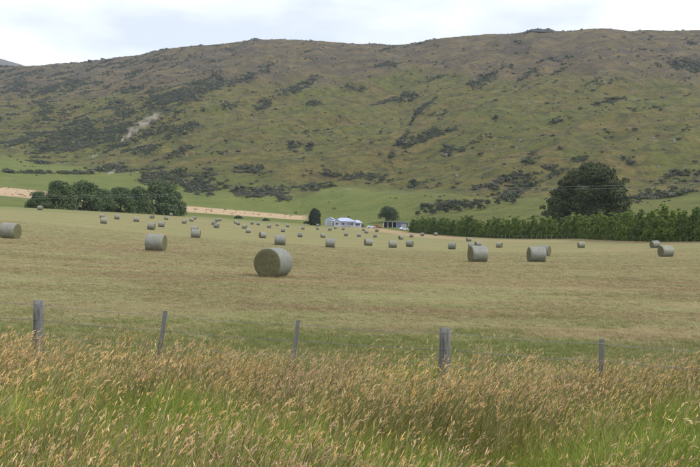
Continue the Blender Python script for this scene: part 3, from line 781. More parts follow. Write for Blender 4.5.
tor(47, 65.5, 7, 3, 9, 'little rock beside the row at the low end of the crest')

# ------------------------------------------------------------------ hay bales
M_WRAP = None
m = NT('net_wrap', 0.55, 0.35)
v = m.coord((1, 1, 1))
rib = m.N('ShaderNodeTexWave'); rib.wave_type = 'BANDS'; rib.bands_direction = 'X'; rib.inputs['Scale'].default_value = 7.0; rib.inputs['Distortion'].default_value = 2.5; rib.inputs['Detail'].default_value = 3
m.L(v, rib.inputs['Vector'])
nz = m.noise(5.0, m.coord((2.5, 1, 1)), 5, 0.65); nf = m.noise(38.0, v, 4, 0.7)
c = m.mix(m.ramp(nz, [(0.3, 0.0), (0.7, 1.0)]), (0.118, 0.125, 0.115), (0.235, 0.245, 0.235))
c = m.mix(m.math('MULTIPLY', rib.outputs['Fac'], 0.35), c, (0.14, 0.14, 0.105))
c = m.mix(m.ramp(m.noise(2.2, m.coord((3.0, 0.8, 0.8)), 4, 0.6), [(0.5, 0.0), (0.72, 0.6)]), c, (0.19, 0.175, 0.115))
c = m.mix(m.ramp(nf, [(0.52, 0.0), (0.75, 0.6)]), c, (0.20, 0.20, 0.13))
oi = m.N('ShaderNodeObjectInfo')
c = m.mix(1.0, c, m.ramp(oi.outputs['Random'], [(0.0, (0.82, 0.84, 0.80)), (0.5, (1.0, 1.0, 0.97)), (1.0, (1.12, 1.08, 0.95))]), 'MULTIPLY')
m.base(c).bump(nf, 0.5, 0.02)
M_WRAP = m.mat
m = NT('hay_end', 0.95, 0.1)
v = m.coord((1, 1, 1))
vo_ = m.N('ShaderNodeTexWave'); vo_.wave_type = 'RINGS'; vo_.rings_direction = 'X'; vo_.inputs['Scale'].default_value = 5.5; vo_.inputs['Distortion'].default_value = 6; vo_.inputs['Detail'].default_value = 4; vo_.inputs['Detail Scale'].default_value = 3
m.L(v, vo_.inputs['Vector'])
nf = m.noise(30, v, 5, 0.75)
c = m.mix(m.ramp(nf, [(0.3, 0.0), (0.7, 1.0)]), (0.062, 0.063, 0.034), (0.225, 0.210, 0.125))
c = m.mix(m.math('MULTIPLY', vo_.outputs['Fac'], 0.4), c, (0.075, 0.078, 0.036))
m.base(c).bump(nf, 0.9, 0.04)
M_END = m.mat
M_STRAW = tint_mat('loose_straw', 0.9, 0.2, 0.9, 1.0)
m = NT('straw', 0.9, 0.1); m.base(m.mix(m.noise(8, m.coord()), (0.14, 0.125, 0.062), (0.34, 0.29, 0.16))); M_STRAW = m.mat

R_B, L_B = 0.66, 1.26
def bale_meshes(seed):
    rg_ = np.random.default_rng(seed)
    ns, nx = 56, 17
    an = np.arange(ns) / ns * 2 * math.pi
    xs = np.linspace(-1, 1, nx)
    ph = rg_.random() * 100
    prof = R_B - 0.035 * np.clip((np.abs(xs) - 0.86) / 0.14, 0, 1) ** 2
    A, X = np.meshgrid(an, xs)
    rr_ = prof[:, None] * (1 + 0.028 * fbm(np.cos(A) * 1.3 + ph, np.sin(A) * 1.3 + X * .6, 3)) + 0.006 * fbm(X * 9 + ph, A * 0.3, 2)
    Yb = rr_ * np.sin(A); Zb = rr_ * np.cos(A)
    Zb = np.where(Zb < -0.86 * R_B, -0.86 * R_B + (Zb + 0.86 * R_B) * 0.3, Zb)
    base = Zb.min()
    Vs = np.stack([X * L_B / 2 + 0.012 * fbm(A * 1.2 + ph, X * 3, 2), Yb, Zb - base], -1)
    i = np.arange(nx - 1)[:, None] * ns + np.arange(ns)[None]; j = np.arange(nx - 1)[:, None] * ns + (np.arange(ns)[None] + 1) % ns
    Q = np.stack([i, i + ns, j + ns, j], -1).reshape(-1, 4)
    wrap = fast_mesh('net_wrap', Vs.reshape(-1, 3), Q, M_WRAP, True)
    ends = []
    for sgn, ring in ((-1, Vs[0]), (1, Vs[-1])):
        cen = np.array([sgn * L_B / 2, 0, -base]); rows_ = [ring]
        for q in (0.97, 0.9, 0.78, 0.64, 0.5, 0.36, 0.22, 0.08):
            r_ = cen + (ring - cen) * q
            r_[:, 0] = sgn * (L_B / 2 + 0.022 * (q < 0.95) + 0.022 * fbm(r_[:, 1] * 5 + ph, r_[:, 2] * 5 + ph, 3) * (q < 0.95))
            rows_.append(r_)
        Ve = np.concatenate(rows_); k = len(rows_)
        i = np.arange(k - 1)[:, None] * ns + np.arange(ns)[None]; j = np.arange(k - 1)[:, None] * ns + (np.arange(ns)[None] + 1) % ns
        Qe = np.stack([i, j, j + ns, i + ns] if sgn < 0 else [i, i + ns, j + ns, j], -1)
        Qe = np.stack([i, i + ns, j + ns, j] if sgn > 0 else [i, j, j + ns, i + ns], -1).reshape(-1, 4)
        Vc = np.concatenate([Ve, cen[None] + [[sgn * 0.02, 0, 0]]])
        me = bpy.data.meshes.new('hay_end')
        fs = Qe.tolist() + [[(k - 1) * ns + a, (k - 1) * ns + (a + 1) % ns, len(Ve)] for a in range(ns)]
        me.from_pydata(Vc.tolist(), [], fs); me.materials.append(M_END)
        me.polygons.foreach_set('use_smooth', [True] * len(fs)); me.update()
        ends.append(me)
    # loose straws hanging at the rims and lying round the foot
    mb_v = []; mb_q = []
    for q in range(520):
        if q < 260:
            a = rg_.random() * 6.283; sgn = 1 if rg_.random() < .5 else -1; r_ = R_B * rg_.uniform(0.15, 0.99)
            p = np.array([sgn * (L_B / 2 + 0.02), r_ * math.sin(a), max(r_ * math.cos(a) - base, 0.03)])
            d = np.array([sgn * rg_.uniform(0.1, 0.6), rg_.normal(), rg_.normal() - 0.4]); ln = rg_.uniform(0.03, 0.09)
        else:
            a = rg_.random() * 6.283; k = rg_.uniform(0.7, 1.2)
            p = np.array([math.cos(a) * L_B * .56 * k, math.sin(a) * R_B * .72 * k, rg_.uniform(0.0, 0.05)])
            d = np.array([rg_.normal(), rg_.normal(), abs(rg_.normal()) * .6]); ln = rg_.uniform(0.06, 0.16)
        d = d / np.linalg.norm(d) * ln; s = np.cross(d, rg_.normal(0, 1, 3)); s = s / np.linalg.norm(s) * 0.004
        n0 = len(mb_v); mb_v += [p - s, p + s, p + d + s, p + d - s]; mb_q.append((n0, n0 + 1, n0 + 2, n0 + 3))
    loose = fast_mesh('loose_straw', mb_v, mb_q, M_STRAW, False)
    return wrap, ends, loose
BM = [bale_meshes(s) for s in (1, 2, 3)]
YAW = {273: 70, 477.6: 14, 536.3: 5, 544: -33, 665.9: 12, 655: 10, 155.6: -5, 10: -9, 499.4: -32, 195.6: 2, 581.3: 1, 279.9: 3, 330.1: 1, 283: 2}
NEAR = {273: 'large round hay bale with its dark cut end facing the fence, alone in front',
        477.6: 'silver wrapped round hay bale hiding two more bales behind it',
        536.3: 'round hay bale close in front of another bale, left end showing',
        544: 'round hay bale half covered by the bale just in front of it',
        665.9: 'wrapped hay bale near the green hedge, beside a second bale farther back',
        655: 'hay bale by the hedge partly covered by its neighbour in front',
        155.6: 'big silver wrapped hay bale lying side on, in front of the willow row',
        10: 'bale on the open left side whose dark end turns toward the field',
        499.4: 'small hay bale standing a little apart with its end turned toward the hedge',
        195.6: 'medium hay bale hiding most of a smaller one right behind it',
        279.9: 'wrapped hay bale directly behind the large bale with the dark end',
        330.1: 'medium hay bale on open ground in front of the white farmhouse',
        581.3: 'lone hay bale lying close to the hedge below the big dark tree',
        40.1: 'half hidden bale on the rough strip before the small round willow',
        77.4: 'tiny bale at the foot of the willow row',
        171.1: 'tiny bale at the shaded foot of the largest willow'}
G_B = 'round hay bales on the mown field'
def place_bale(k, u, vt, vb):
    p = on_field(u, vb)
    h = vb - vt
    w, ends, loose = BM[k % 3]
    yaw = rad(YAW[u]) if u in YAW else rad(random.gauss(0, 13)) - math.atan(p[0] / p[1]) * 0.35
    o = empty('hay_bale', (p[0], p[1], p[2] - 0.01), yaw)
    sc_ = random.uniform(0.94, 1.05); o.scale = (sc_ * random.uniform(.95, 1.06), sc_ * random.uniform(.98, 1.03), sc_)
    # the field slopes: the bale lies on it
    gx_ = float(field_z(p[0] + 1, p[1]) - field_z(p[0] - 1, p[1])) / 2
    o.rotation_euler = (0, -math.atan(gx_) * math.cos(yaw), yaw)
    link(bpy.data.objects.new('net_wrap', w), o)
    for e_ in ends: link(bpy.data.objects.new('hay_end', e_), o)
    if h > 8: link(bpy.data.objects.new('loose_straw', loose), o)['kind'] = 'stuff'
    lab = NEAR.get(u)
    if not lab:
        far = 'tiny hay bale far off' if p[1] > 270 else 'small hay bale in mid field'
        lab = far + next(t for lim, t in ((185, ' before the willow row'), (235, ' below the willow end of the pale paddock'), (308, ' below the narrow end of the pale paddock'),
                         (362, ' before the cypress and white farmhouse'), (405, ' before the cars and long shed'), (999, ' before the hedge')) if u < lim)
    tag(o, lab, 'hay bale', G_B)
for k, (u, vt, vb) in enumerate(BALES): place_bale(k, u, vt, vb)

# ------------------------------------------------------------------ roadside fence
m = NT('weathered_timber', 0.9, 0.15)
v = m.coord((9, 9, 0.9))
c = m.mix(m.ramp(m.noise(4, v, 5, 0.65), [(0.3, 0.0), (0.7, 1.0)]), (0.070, 0.070, 0.066), (0.205, 0.205, 0.195))
c = m.mix(m.ramp(m.noise(2.2, m.coord((1, 1, .5)), 4), [(0.5, 0.0), (0.75, 0.5)]), c, (0.17, 0.18, 0.12))
m.base(c).bump(m.noise(6, v, 5, 0.7), 0.7, 0.01)
M_TIMBER = m.mat
M_WIRE = plain('galvanised_wire', (0.20, 0.21, 0.22), 0.3, 9.0, 0.6, 0.4, 0.3)
M_WIRE2 = plain('pale_wire', (0.15, 0.165, 0.17), 0.3, 9.0, 0.6, 0.3)
def fence_xy(u):
    """fence line: a straight line, nearer to the camera on the right"""
    t = (u - 350) / FPX
    y0, sl = 10.05, -0.215
    y = y0 / (1 - sl * t)
    return t * y, y
fence = empty('farm_fence', (*fence_xy(447), float(field_z(*fence_xy(447)))))
tag(fence, 'wire farm fence with grey timber posts and battens behind the long grass', 'fence')
fbase = np.array(fence.location)
def fence_post(u, vtop, kind, lean=0.0):
    x, y = fence_xy(u); z = float(field_z(x, y)); d = ray(u, vtop); ztop = ZC + d[2] * y
    mb = MB(); h = ztop - z; rg_ = np.random.default_rng(int(abs(u)))
    if kind == 'post':
        n = 9; pts = [(lean * h * (k / n - .8), 0, -0.35 + (h + 0.35) * k / n) for k in range(n + 1)]
        mb.tube(pts, [0.069 * (1.03 - 0.07 * k / n) * rg_.uniform(.98, 1.02) for k in range(n + 1)], 14)
    else:
        a = 0.024; L_ = lean
        nn_ = 6; vs = []
        for k in range(nn_ + 1):
            zz = 0.03 + (h - 0.03) * k / nn_; ox = L_ * (zz - h)
            j_ = rg_.normal(0, 0.0012, 8)
            vs += [(ox - a + j_[0], -a * .8, zz), (ox + a + j_[1], -a * .8, zz), (ox + a + j_[2], a * .8, zz), (ox - a + j_[3], a * .8, zz)]
        fs = [(4 * k + e_, 4 * k + (e_ + 1) % 4, 4 * k + 4 + (e_ + 1) % 4, 4 * k + 4 + e_) for k in range(nn_) for e_ in range(4)] + [(0, 3, 2, 1), tuple(4 * nn_ + e_ for e_ in range(4))]
        mb.add(vs, fs)
    o = mb.build(kind, M_TIMBER, fence, smooth=(kind == 'post'))
    o.location = np.array([x, y, z]) - fbase
    return x, y, z, ztop
PX = [(-420, 271, 'post', 0), (-200, 286, 'batten', 0.03), (-78, 293, 'batten', .02), (40.5, 300.5, 'post', 0.0), (167.5, 311, 'batten', 0.12), (300.5, 320, 'batten', 0.11), (447.5, 328, 'post', 0.01), (604.5, 339, 'batten', 0.0), (775, 350, 'batten', 0.03), (960, 360, 'post', 0)]
fp = [fence_post(u, v, k, l) for (u, v, k, l) in PX]
for kw, dz in enumerate((0.045, 0.235, 0.43, 0.62, 0.81)):
    mb = MB(); pts = []
    for a_, b_ in zip(fp[:-1], fp[1:]):
        for s in np.linspace(0, 1, 6, endpoint=False):
            za = a_[3] - dz; zb = b_[3] - dz
            pts.append((a_[0] + (b_[0] - a_[0]) * s, a_[1] + (b_[1] - a_[1]) * s - 0.072, za + (zb - za) * s - 0.02 * 4 * s * (1 - s)))
    b_ = fp[-1]; pts.append((b_[0], b_[1] - 0.072, b_[3] - dz))
    mb.tube([np.array(p) - fbase for p in pts], [0.0032 if kw == 1 else 0.0027] * len(pts), 5)
    mb.build('wire', M_WIRE2 if kw == 1 else M_WIRE, fence, True)

# ------------------------------------------------------------------ trees
M_BARK = plain('bark', (0.10, 0.085, 0.065), 0.35, 5.0, 0.95)
def trunk_mesh(name, h, r, limbs, rg_, spread=0.5):
    mb = MB()
    pts = [(rg_.normal(0, .02) * h * k / 6, rg_.normal(0, .02) * h * k / 6, -0.3 + h * 0.75 * k / 6) for k in range(7)]
    mb.tube(pts, [r * (1.25 - 0.95 * k / 6) for k in range(7)], 8)
    for q in range(limbs):
        a = q / limbs * 6.283 + rg_.random(); z0 = h * rg_.uniform(0.18, 0.5); ln = h * rg_.uniform(0.3, 0.5)
        pp = [np.array([math.cos(a) * ln * spread * s * 1.6, math.sin(a) * ln * spread * s * 1.6, z0 + ln * (s + .15 * s * s)]) for s in (0, .35, .7, 1.0)]
        mb.tube(pp, [r * .5, r * .38, r * .24, r * .08], 6)
    return mb.mesh(name, M_BARK, True)
def crown_mesh(name, n, size, lobes, mat, rg_):
    V, Q, lv = leaf_cloud(n, size, lobes_shape(lobes), rg_)
    return fast_mesh(name, V, Q, mat, False, {'lv': lv})
def tree(name, p, trunk, crown, label, cat, group=None, sc=(1, 1, 1), rz=0.0):
    o = empty(name, tuple(p), rz); o.scale = sc
    link(bpy.data.objects.new('trunk', trunk), o); link(bpy.data.objects.new('crown', crown), o)
    return tag(o, label, cat, group)
def dome_lobes(w, h, z0, n, rg_, r=(0.16, 0.3)):
    """lobes that fill a rounded crown of width w from z0 to h"""
    L_ = []
    for q in range(n):
        a = rg_.random() * 6.283; s = rg_.random() ** .6; e_ = rg_.uniform(0, 1)
        s = max(s, 0.75 if e_ < 0.5 else 0.3)
        rad_ = w / 2 * math.sqrt(max(0.05, 1 - (e_ * 0.95) ** 2.4))
        rr_ = w * rg_.uniform(*r)
        L_.append((math.cos(a) * max(rad_ * s - rr_ * .5, 0), math.sin(a) * max(rad_ * s - rr_ * .5, 0), z0 + rr_ * .45 + (h - z0 - rr_ * 1.25) * e_, rr_, 0.8))
    return L_
M_WILLOW = leaf_mat('willow_leaf', (0.036, 0.064, 0.024), (0.110, 0.150, 0.058))
M_HEDGE = leaf_mat('hedge_leaf', (0.055, 0.100, 0.020), (0.200, 0.262, 0.050), 0.35)
M_HEDGE2 = leaf_mat('hedge_leaf_dark', (0.045, 0.086, 0.020), (0.140, 0.196, 0.046), 0.3)
M_MAC = leaf_mat('gum_leaf', (0.034, 0.046, 0.018), (0.092, 0.106, 0.040), 0.15)
M_CYP = leaf_mat('cypress_leaf', (0.012, 0.020, 0.010), (0.030, 0.042, 0.020), 0.05)
M_OAK = leaf_mat('orchard_leaf', (0.030, 0.048, 0.022), (0.075, 0.095, 0.045))
rt = np.random.default_rng(5)
wt = [trunk_mesh('trunk', 9, 0.35, 5, rt) for k in range(2)]
wc = [crown_mesh('crown', 9500, 0.5, dome_lobes(12.2, 10, -1.3, 36, rt, (0.14, 0.26)), M_WILLOW, rt) for k in range(3)]
WIL = [(37, 211, 17, 'small round willow standing at the open end of the row', 22), (58, 211, 28, 'dark willow next to the small round one', 31), (83, 212, 29, 'bushy willow between two others in the row', 37), (104, 212, 22, 'lower willow near the middle of the row', 26),
       (120, 213, 25, 'rounded willow with a paler crown in the row', 32), (138, 214, 26, 'willow crowded against the tallest one', 28), (158, 215, 34, 'tallest broad willow of the row beside the pale paddock', 42), (174, 216, 24, 'leaning willow at the paddock end of the row', 22)]
for k, (u, v, hp_, lab, wp) in enumerate(WIL):
    y = np.interp(u, [0, 60, 180], [290, 325, 405]) * 0.985
    p = at_depth(u, y); hm = hp_ * y / FPX; wm = wp * y / FPX
    p2 = to_px(p[None])
    tree('willow_tree', p, wt[k % 2], wc[k % 3], lab, 'tree', 'willows along the field edge', (wm / 10.5, wm / 10.5, hm / 9.4), rt.random() * 6)

# the shelter hedge: a row of young trees
hc = []
for k in range(5):
    lb = [(rt.normal(0, .22), rt.normal(0, .3), z, r, 1.0) for z, r in ((0.35, 1.15), (0.9, 1.15), (1.6, 1.1), (2.4, 1.0), (3.2, .85), (4.0, .7), (4.7, .55), (5.3, .46), (5.8, .38))]
    lb += [(rt.normal(0, .7), rt.normal(0, .7), rt.uniform(1.2, 4.4), rt.uniform(.3, .6), 1.5) for q in range(6)]
    hc.append(crown_mesh('crown', 3400, 0.30, lb, M_HEDGE2 if k in (1, 3) else M_HEDGE, rt))
ht = trunk_mesh('trunk', 5.0, 0.09, 4, rt, 0.2)
hu = np.array([412, 420, 470, 520, 580, 655, 700, 800.]); hy = np.array([376, 366, 316, 277, 243, 180, 160, 130.])
hx_ = np.array([ray(u, 235)[0] * y for u, y in zip(hu, hy)])
sl_ = np.r_[0, np.cumsum(np.hypot(np.diff(hx_), np.diff(hy)))]
s = 0.0; k = 0
while s < sl_[-1]:
    x = np.interp(s, sl_, hx_); y = np.interp(s, sl_, hy) + rt.normal(0, .5)
    hs = (1.0 + 0.13 * float(fbm(np.array([s / 14.]), np.array([2.0]), 2)[0]) + rt.normal(0, .09)) * np.interp(s, [0, 15, sl_[-1] * .75, sl_[-1]], [0.92, 1.0, 0.98, 1.0])
    tree('hedge_tree', (x, y, float(field_z(x, y))), ht, hc[rt.integers(0, 5)], 'bright green young hedge tree ' + ('between the long shed and the big dark tree' if x / y < 0.2 else 'directly in front of the big dark tree' if x / y < 0.345 else 'beyond the big dark tree, away from the sheds'), 'tree', 'trees of the shelter hedge', (hs * 1.28, hs * 1.28, hs * 1.08), rt.random() * 6)
    s += rt.uniform(2.2, 3.0); k += 1

# big dark tree behind the hedge
def big_tree():
    y = 292.0; p = at_depth(586, y); p[2] -= 0.5
    k = y / FPX
    lb = []
    spec = [(591, 177, 15), (575, 183, 13), (605, 184, 13), (562, 196, 13), (557, 208, 12), (612, 196, 13), (616, 209, 12), (585, 195, 20), (600, 206, 18), (575, 208, 18), (588, 216, 18), (598, 169, 8), (583, 170, 8), (566, 187, 9), (612, 184, 8), (552, 203, 7), (551, 216, 9), (622, 218, 9), (565, 220, 12), (608, 220, 12), (608, 177, 10), (617, 191, 9), (577, 175, 9), (620, 203, 8), (602, 190, 16), (570, 196, 14), (594, 182, 15)]
    zb = p[2]
    for (u, v, r_) in spec:
        d = ray(u, v); lb.append((d[0] * y - p[0], rt.normal(0, 3.5), ZC + d[2] * y - zb, r_ * k * .86, 0.95))
        lb.append((d[0] * y - p[0] + rt.normal(0, 2), rt.normal(0, 6), ZC + d[2] * y - zb + rt.normal(0, 1.5), r_ * k * .5, 0.9))
    core = list(lb)
    for q in range(190):
        c_ = core[2 * rt.integers(0, len(spec))]; d_ = rt.normal(0, 1, 3); d_ /= np.linalg.norm(d_); d_[2] = abs(d_[2]) if rt.random() < .7 else d_[2]
        lb.append((c_[0] + d_[0] * c_[3] * .92, c_[1] + d_[1] * c_[3] * .92, c_[2] + d_[2] * c_[3] * .88, rt.uniform(.7, 1.3), 1.1))
    tree('big_tree', p, trunk_mesh('trunk', 8, 0.8, 5, rt, .3), crown_mesh('crown', 60000, 0.55, lb, M_MAC, rt), 'huge dark rounded evergreen tree rising behind the shelter hedge', 'tree')
big_tree()
# cypress, garden tree, lone bushes
y = 428; p = at_depth(315, y); k = y / FPX
lb = [(rt.normal(0, .5), rt.normal(0, .5), z, r, 1.2) for z, r in ((1.0, 2.9), (2.4, 3.0), (3.8, 2.9), (5.0, 2.6), (6.2, 2.1), (7.0, 1.5))] + [(-3.0, 0, 0.9, 1.4, .8), (-1.0, -1, 6.2, 1.2, 1.2), (1.0, 0, 6.8, 1.1, 1.2)]
tree('cypress_tree', p, trunk_mesh('trunk', 6, .3, 3, rt, .2), crown_mesh('crown', 8000, 0.5, lb, M_CYP, rt), 'dense dark cypress standing beside the silver shed', 'tree')
y = 470; p = at_depth(387, y); k = y / FPX
tree('garden_tree', p, trunk_mesh('trunk', 8, .35, 5, rt), crown_mesh('crown', 4200, 0.6, dome_lobes(26 * k, 20 * k, 1.2, 16, rt), M_OAK, rt), 'round spreading tree behind the long open shed', 'tree')
bush = crown_mesh('crown', 700, 0.42, [(0, 0, .8, 1.1, .9), (.8, .2, .6, .8, .9), (-.8, -.1, .55, .8, .9)], M_OAK, rt)
bt = trunk_mesh('trunk', 1.4, .08, 4, rt)
for u, v, sc_, lab in ((238.5, 217.5, 1.1, 'single green bush on the lower edge of the pale paddock'), (266, 220, .9, 'low grey green bush on the field edge below the pale paddock'), (307, 222, .9, 'low bush at the foot of the dark cypress')):
    p = on_field(u, v, 448)
    tree('bush', p, bt, bush, lab, 'bush', None, (sc_ * 1.4, sc_, sc_), 0)
# larger shrubs that stand out singly on the slopes
M_SHRUB = leaf_mat('shrub_leaf', (0.028, 0.038, 0.020), (0.075, 0.080, 0.048), .1)
M_PURPLE = leaf_mat('copper_leaf', (0.030, 0.018, 0.020), (0.060, 0.036, 0.036), .1)
sc5 = [crown_mesh('crown', 900, 0.42, dome_lobes(4.4, 3.4, 0.1, 9, rt), M_SHRUB, rt) for k in range(3)]
pc_ = crown_mesh('crown', 900, 0.42, dome_lobes(4.4, 4.2, 0.1, 9, rt), M_PURPLE, rt)
st5 = trunk_mesh('trunk', 2.4, .12, 4, rt)
p = on_hill(236.5, 191); tree('copper_shrub', p, st5, pc_, 'single dark purple leaved shrub among the green scrub', 'shrub', None, (1.1, 1.1, 1.2), 0)
SH = [(418, 214), (425, 213), (432, 214), (438, 211), (445, 212), (452, 209), (457, 211), (464, 207), (474, 206), (487, 204), (498, 203), (505, 201), (512, 203), (422, 210), (430, 209), (440, 208), (470, 208), (480, 209)]
for k, (u, v) in enumerate(SH):
    p = on_hill(u, v); q = rt.uniform(.75, 1.15)
    tree('knoll_shrub', p, st5, sc5[k % 3], 'dark rounded shrub on the grassy knoll behind the hedge', 'shrub', 'shrubs on the knoll', (q, q, q * .95), rt.random() * 6)
for (u, v, lab) in ((496, 119, 'lone dark tree standing high on the open green slope'), (552, 124, 'lone dark shrub beside a pale rock on the slope')):
    p = on_hill(u, v); tree('slope_shrub', p, st5, sc5[0], lab, 'shrub', None, (1.3, 1.3, 1.5), 1)

# ------------------------------------------------------------------ farmstead
M_WHITE = plain('white_weatherboard', (0.40, 0.43, 0.51), 0.06, 2.0, 0.6)
M_ROOF = plain('pale_blue_roofing', (0.33, 0.37, 0.52), 0.12, 1.0, 0.45, 0.4)
M_GLASS = NT('window_glass', 0.12, 0.6).base((0.03, 0.035, 0.045)).mat
M_BRICK = plain('chimney_brick', (0.08, 0.07, 0.075), 0.2, 4)
M_SILVER = plain('silver_iron', (0.36, 0.43, 0.52), 0.1, 1.5, 0.4, 0.5)
M_BLUE = plain('blue_iron', (0.10, 0.13, 0.26), 0.15, 1.2, 0.5, 0.4)
M_GREY = plain('grey_iron_roof', (0.30, 0.30, 0.33), 0.1, 1.0, 0.5, 0.4)
M_DARKWOOD = plain('dark_timber', (0.07, 0.065, 0.06), 0.2, 2.0)
M_FRAME = plain('window_frame', (0.62, 0.63, 0.66), 0.05, 2.0, 0.5)

def house():
    y = 436.0; p = at_depth(347, y); p[2] -= 0.15
    k = y / FPX                                   # metres per photo pixel there
    o = empty('farmhouse', tuple(p), rad(-6))
    mb = MB(); mb.box(-14 * k, 8.5 * k, -4, 4.5, -0.4, 2.9); mb.build('wall', M_WHITE, o)
    mb = MB(); mb.box(8.5 * k + .003, 14 * k, -3.2, 3.5, -0.4, 2.3); mb.build('wing_wall', M_WHITE, o)
    # hipped main roof with ridge, lower wing roof, gable on the left
    x0, x1 = -14 * k - .4, 8.5 * k + .4; ra, rb = -6.5 * k, 1.0 * k; zr = 4.7
    mb = MB()
    V = [(x0, -4.5, 2.9), (x1, -4.5, 2.9), (x1, 5, 2.9), (x0, 5, 2.9), (ra, .2, zr), (rb, .2, zr)]
    V2 = [(a, b, c - .16) for a, b, c in V[:4]]
    mb.add(V + V2, [(0, 1, 5, 4), (1, 2, 5), (2, 3, 4, 5), (3, 0, 4), (6, 9, 8, 7), (0, 6, 7, 1), (1, 7, 8, 2), (2, 8, 9, 3), (3, 9, 6, 0)])
    rf = mb.build('roof', M_ROOF, o)
    mb = MB(); mb.box(1.0 * k - .45, 1.0 * k + .45, .8, 1.6, 3.6, 5.6); mb.box(1.0 * k - .55, 1.0 * k + .55, .7, 1.7, 5.6, 5.75)
    mb.build('chimney', M_BRICK, rf)
    mb = MB(); mb.add([(8.6 * k, -3.7, 2.32), (14 * k + .4, -3.7, 2.32), (14 * k + .4, 3.9, 2.32), (8.6 * k, 3.9, 2.32), (8.6 * k, .2, 3.7), (12.2 * k, .2, 3.5),
                       (8.6 * k, -3.7, 2.2), (14 * k + .4, -3.7, 2.2), (14 * k + .4, 3.9, 2.2), (8.6 * k, 3.9, 2.2)],
                      [(0, 1, 5, 4), (1, 2, 5), (2, 3, 4, 5), (3, 0, 4), (6, 9, 8, 7), (0, 6, 7, 1), (1, 7, 8, 2), (2, 8, 9, 3), (3, 9, 6, 0)])
    mb.build('wing_roof', M_ROOF, o)
    gx_ = -9.0 * k
    mb = MB(); mb.box(gx_ - 1.7, gx_ + 1.7, -5.2, -4.003, -0.4, 2.7); mb.prism([(gx_ - 1.7, 2.7), (gx_ + 1.7, 2.7), (gx_, 4.0)], -5.2, -4.003); mb.build('gable_wall', M_WHITE, o)
    mb = MB()
    for sgn in (-1, 1):
        mb.add([(gx_, -5.5, 4.12), (gx_ + sgn * 2.1, -5.5, 2.5), (gx_ + sgn * 2.1, -3.2, 2.5), (gx_, -.6, 4.12),
                (gx_, -5.5, 4.0), (gx_ + sgn * 2.1, -5.5, 2.38), (gx_ + sgn * 2.1, -3.2, 2.38), (gx_, -.6, 4.0)],
               [(0, 1, 2, 3), (4, 7, 6, 5), (0, 4, 5, 1), (1, 5, 6, 2), (2, 6, 7, 3)])
    mb.build('gable_roof', M_ROOF, o)
    def window(x, yy, w, z0, z1, nm='window'):
        mb = MB(); mb.box(x - w / 2, x + w / 2, yy - .06, yy - .003, z0, z1)
        wo = mb.build(nm, M_FRAME, o)
        mb = MB(); mb.box(x - w / 2 + .1, x + w / 2 - .1, yy - .085, yy - .061, z0 + .1, z1 - .1); mb.build('pane', M_GLASS, wo)
    window(-13.0 * k, -4, .9, 0.3, 2.2, 'door'); window(gx_, -5.2, 1.7, .9, 2.2); window(-3.0 * k, -4, 1.5, .9, 2.2); window(-1.0 * k + 1.2, -4, 1.0, .9, 2.2)
    window(5.2 * k, -4, 1.7, .9, 2.2); window(10.3 * k, -3.2, 1.4, .8, 1.9); window(12.4 * k, -3.2, 1.4, .8, 1.9)
    # verandah on the right
    mb = MB(); mb.box(1.5 * k, 8.5 * k, -5.9, -4.5, 2.35, 2.45); mb.build('verandah_roof', M_ROOF, o)
    for q in (1.7, 5.0, 8.3):
        mb = MB(); mb.box(q * k - .06, q * k + .06, -5.8, -5.68, -.4, 2.35); mb.build('verandah_post', M_FRAME, o)
    tag(o, 'low white farmhouse with a pale blue hipped roof and dark chimney', 'house')
house()
def shed():
    y = 446.0; p = at_depth(329, y); k = y / FPX
    o = empty('silver_shed', tuple(p), rad(-8))
    mb = MB(); mb.prism([(-2.2, -.3), (2.2, -.3), (2.2, 3.3), (0, 4.3), (-2.2, 3.3)], 0, 6); mb.build('wall', M_SILVER, o)
    mb = MB()
    for s_ in (-1, 1): mb.add([(0, -.2, 4.42), (s_ * 2.45, -.2, 3.3), (s_ * 2.45, 6.2, 3.3), (0, 6.2, 4.42), (0, -.2, 4.33), (s_ * 2.45, -.2, 3.21), (s_ * 2.45, 6.2, 3.21), (0, 6.2, 4.33)], [(0, 1, 2, 3), (4, 7, 6, 5), (0, 4, 5, 1), (1, 5, 6, 2), (2, 6, 7, 3)])
    mb.build('roof', M_ROOF, o)
    mb = MB(); mb.box(-1.2, 1.2, -.06, -.004, -.2, 2.6); mb.build('door', M_GREY, o)
    tag(o, 'small gabled silver shed between the cypress and the farmhouse', 'shed')
shed()
def long_shed():
    y = 428.0; p = at_depth(395, y); k = y / FPX
    o = empty('long_shed', tuple(p), rad(-7)); w = 12 * k
    mb = MB(); mb.prism([(-w - .3, 3.3), (w + .3, 3.0), (w + .3, 3.2), (-w - .3, 3.5)], -.4, 6.3); mb.build('roof', M_GREY, o)
    mb = MB(); mb.box(-w, w, 5.8, 6.0, -.3, 2.95); mb.build('back_wall', M_DARKWOOD, o)
    mb = MB(); mb.box(w * .15, w - .05, 0, .2, -.3, 2.9); mb.build('blue_wall', M_BLUE, o)['label'] = 'blue iron wall closing the right hand bays'
    for q in (-1, -.62, -.24, .12):
        mb = MB(); mb.box(q * w, q * w + .22, 0, .2, -.3, 2.95); mb.build('post', M_FRAME, o)
    mb = MB(); mb.box(w * .5, w * .5 + 2.6, -.06, -.003, -.2, 2.3); mb.build('door', M_GREY, o)
    tag(o, 'long low open fronted shed with grey roof and blue end bays', 'shed')
long_shed()

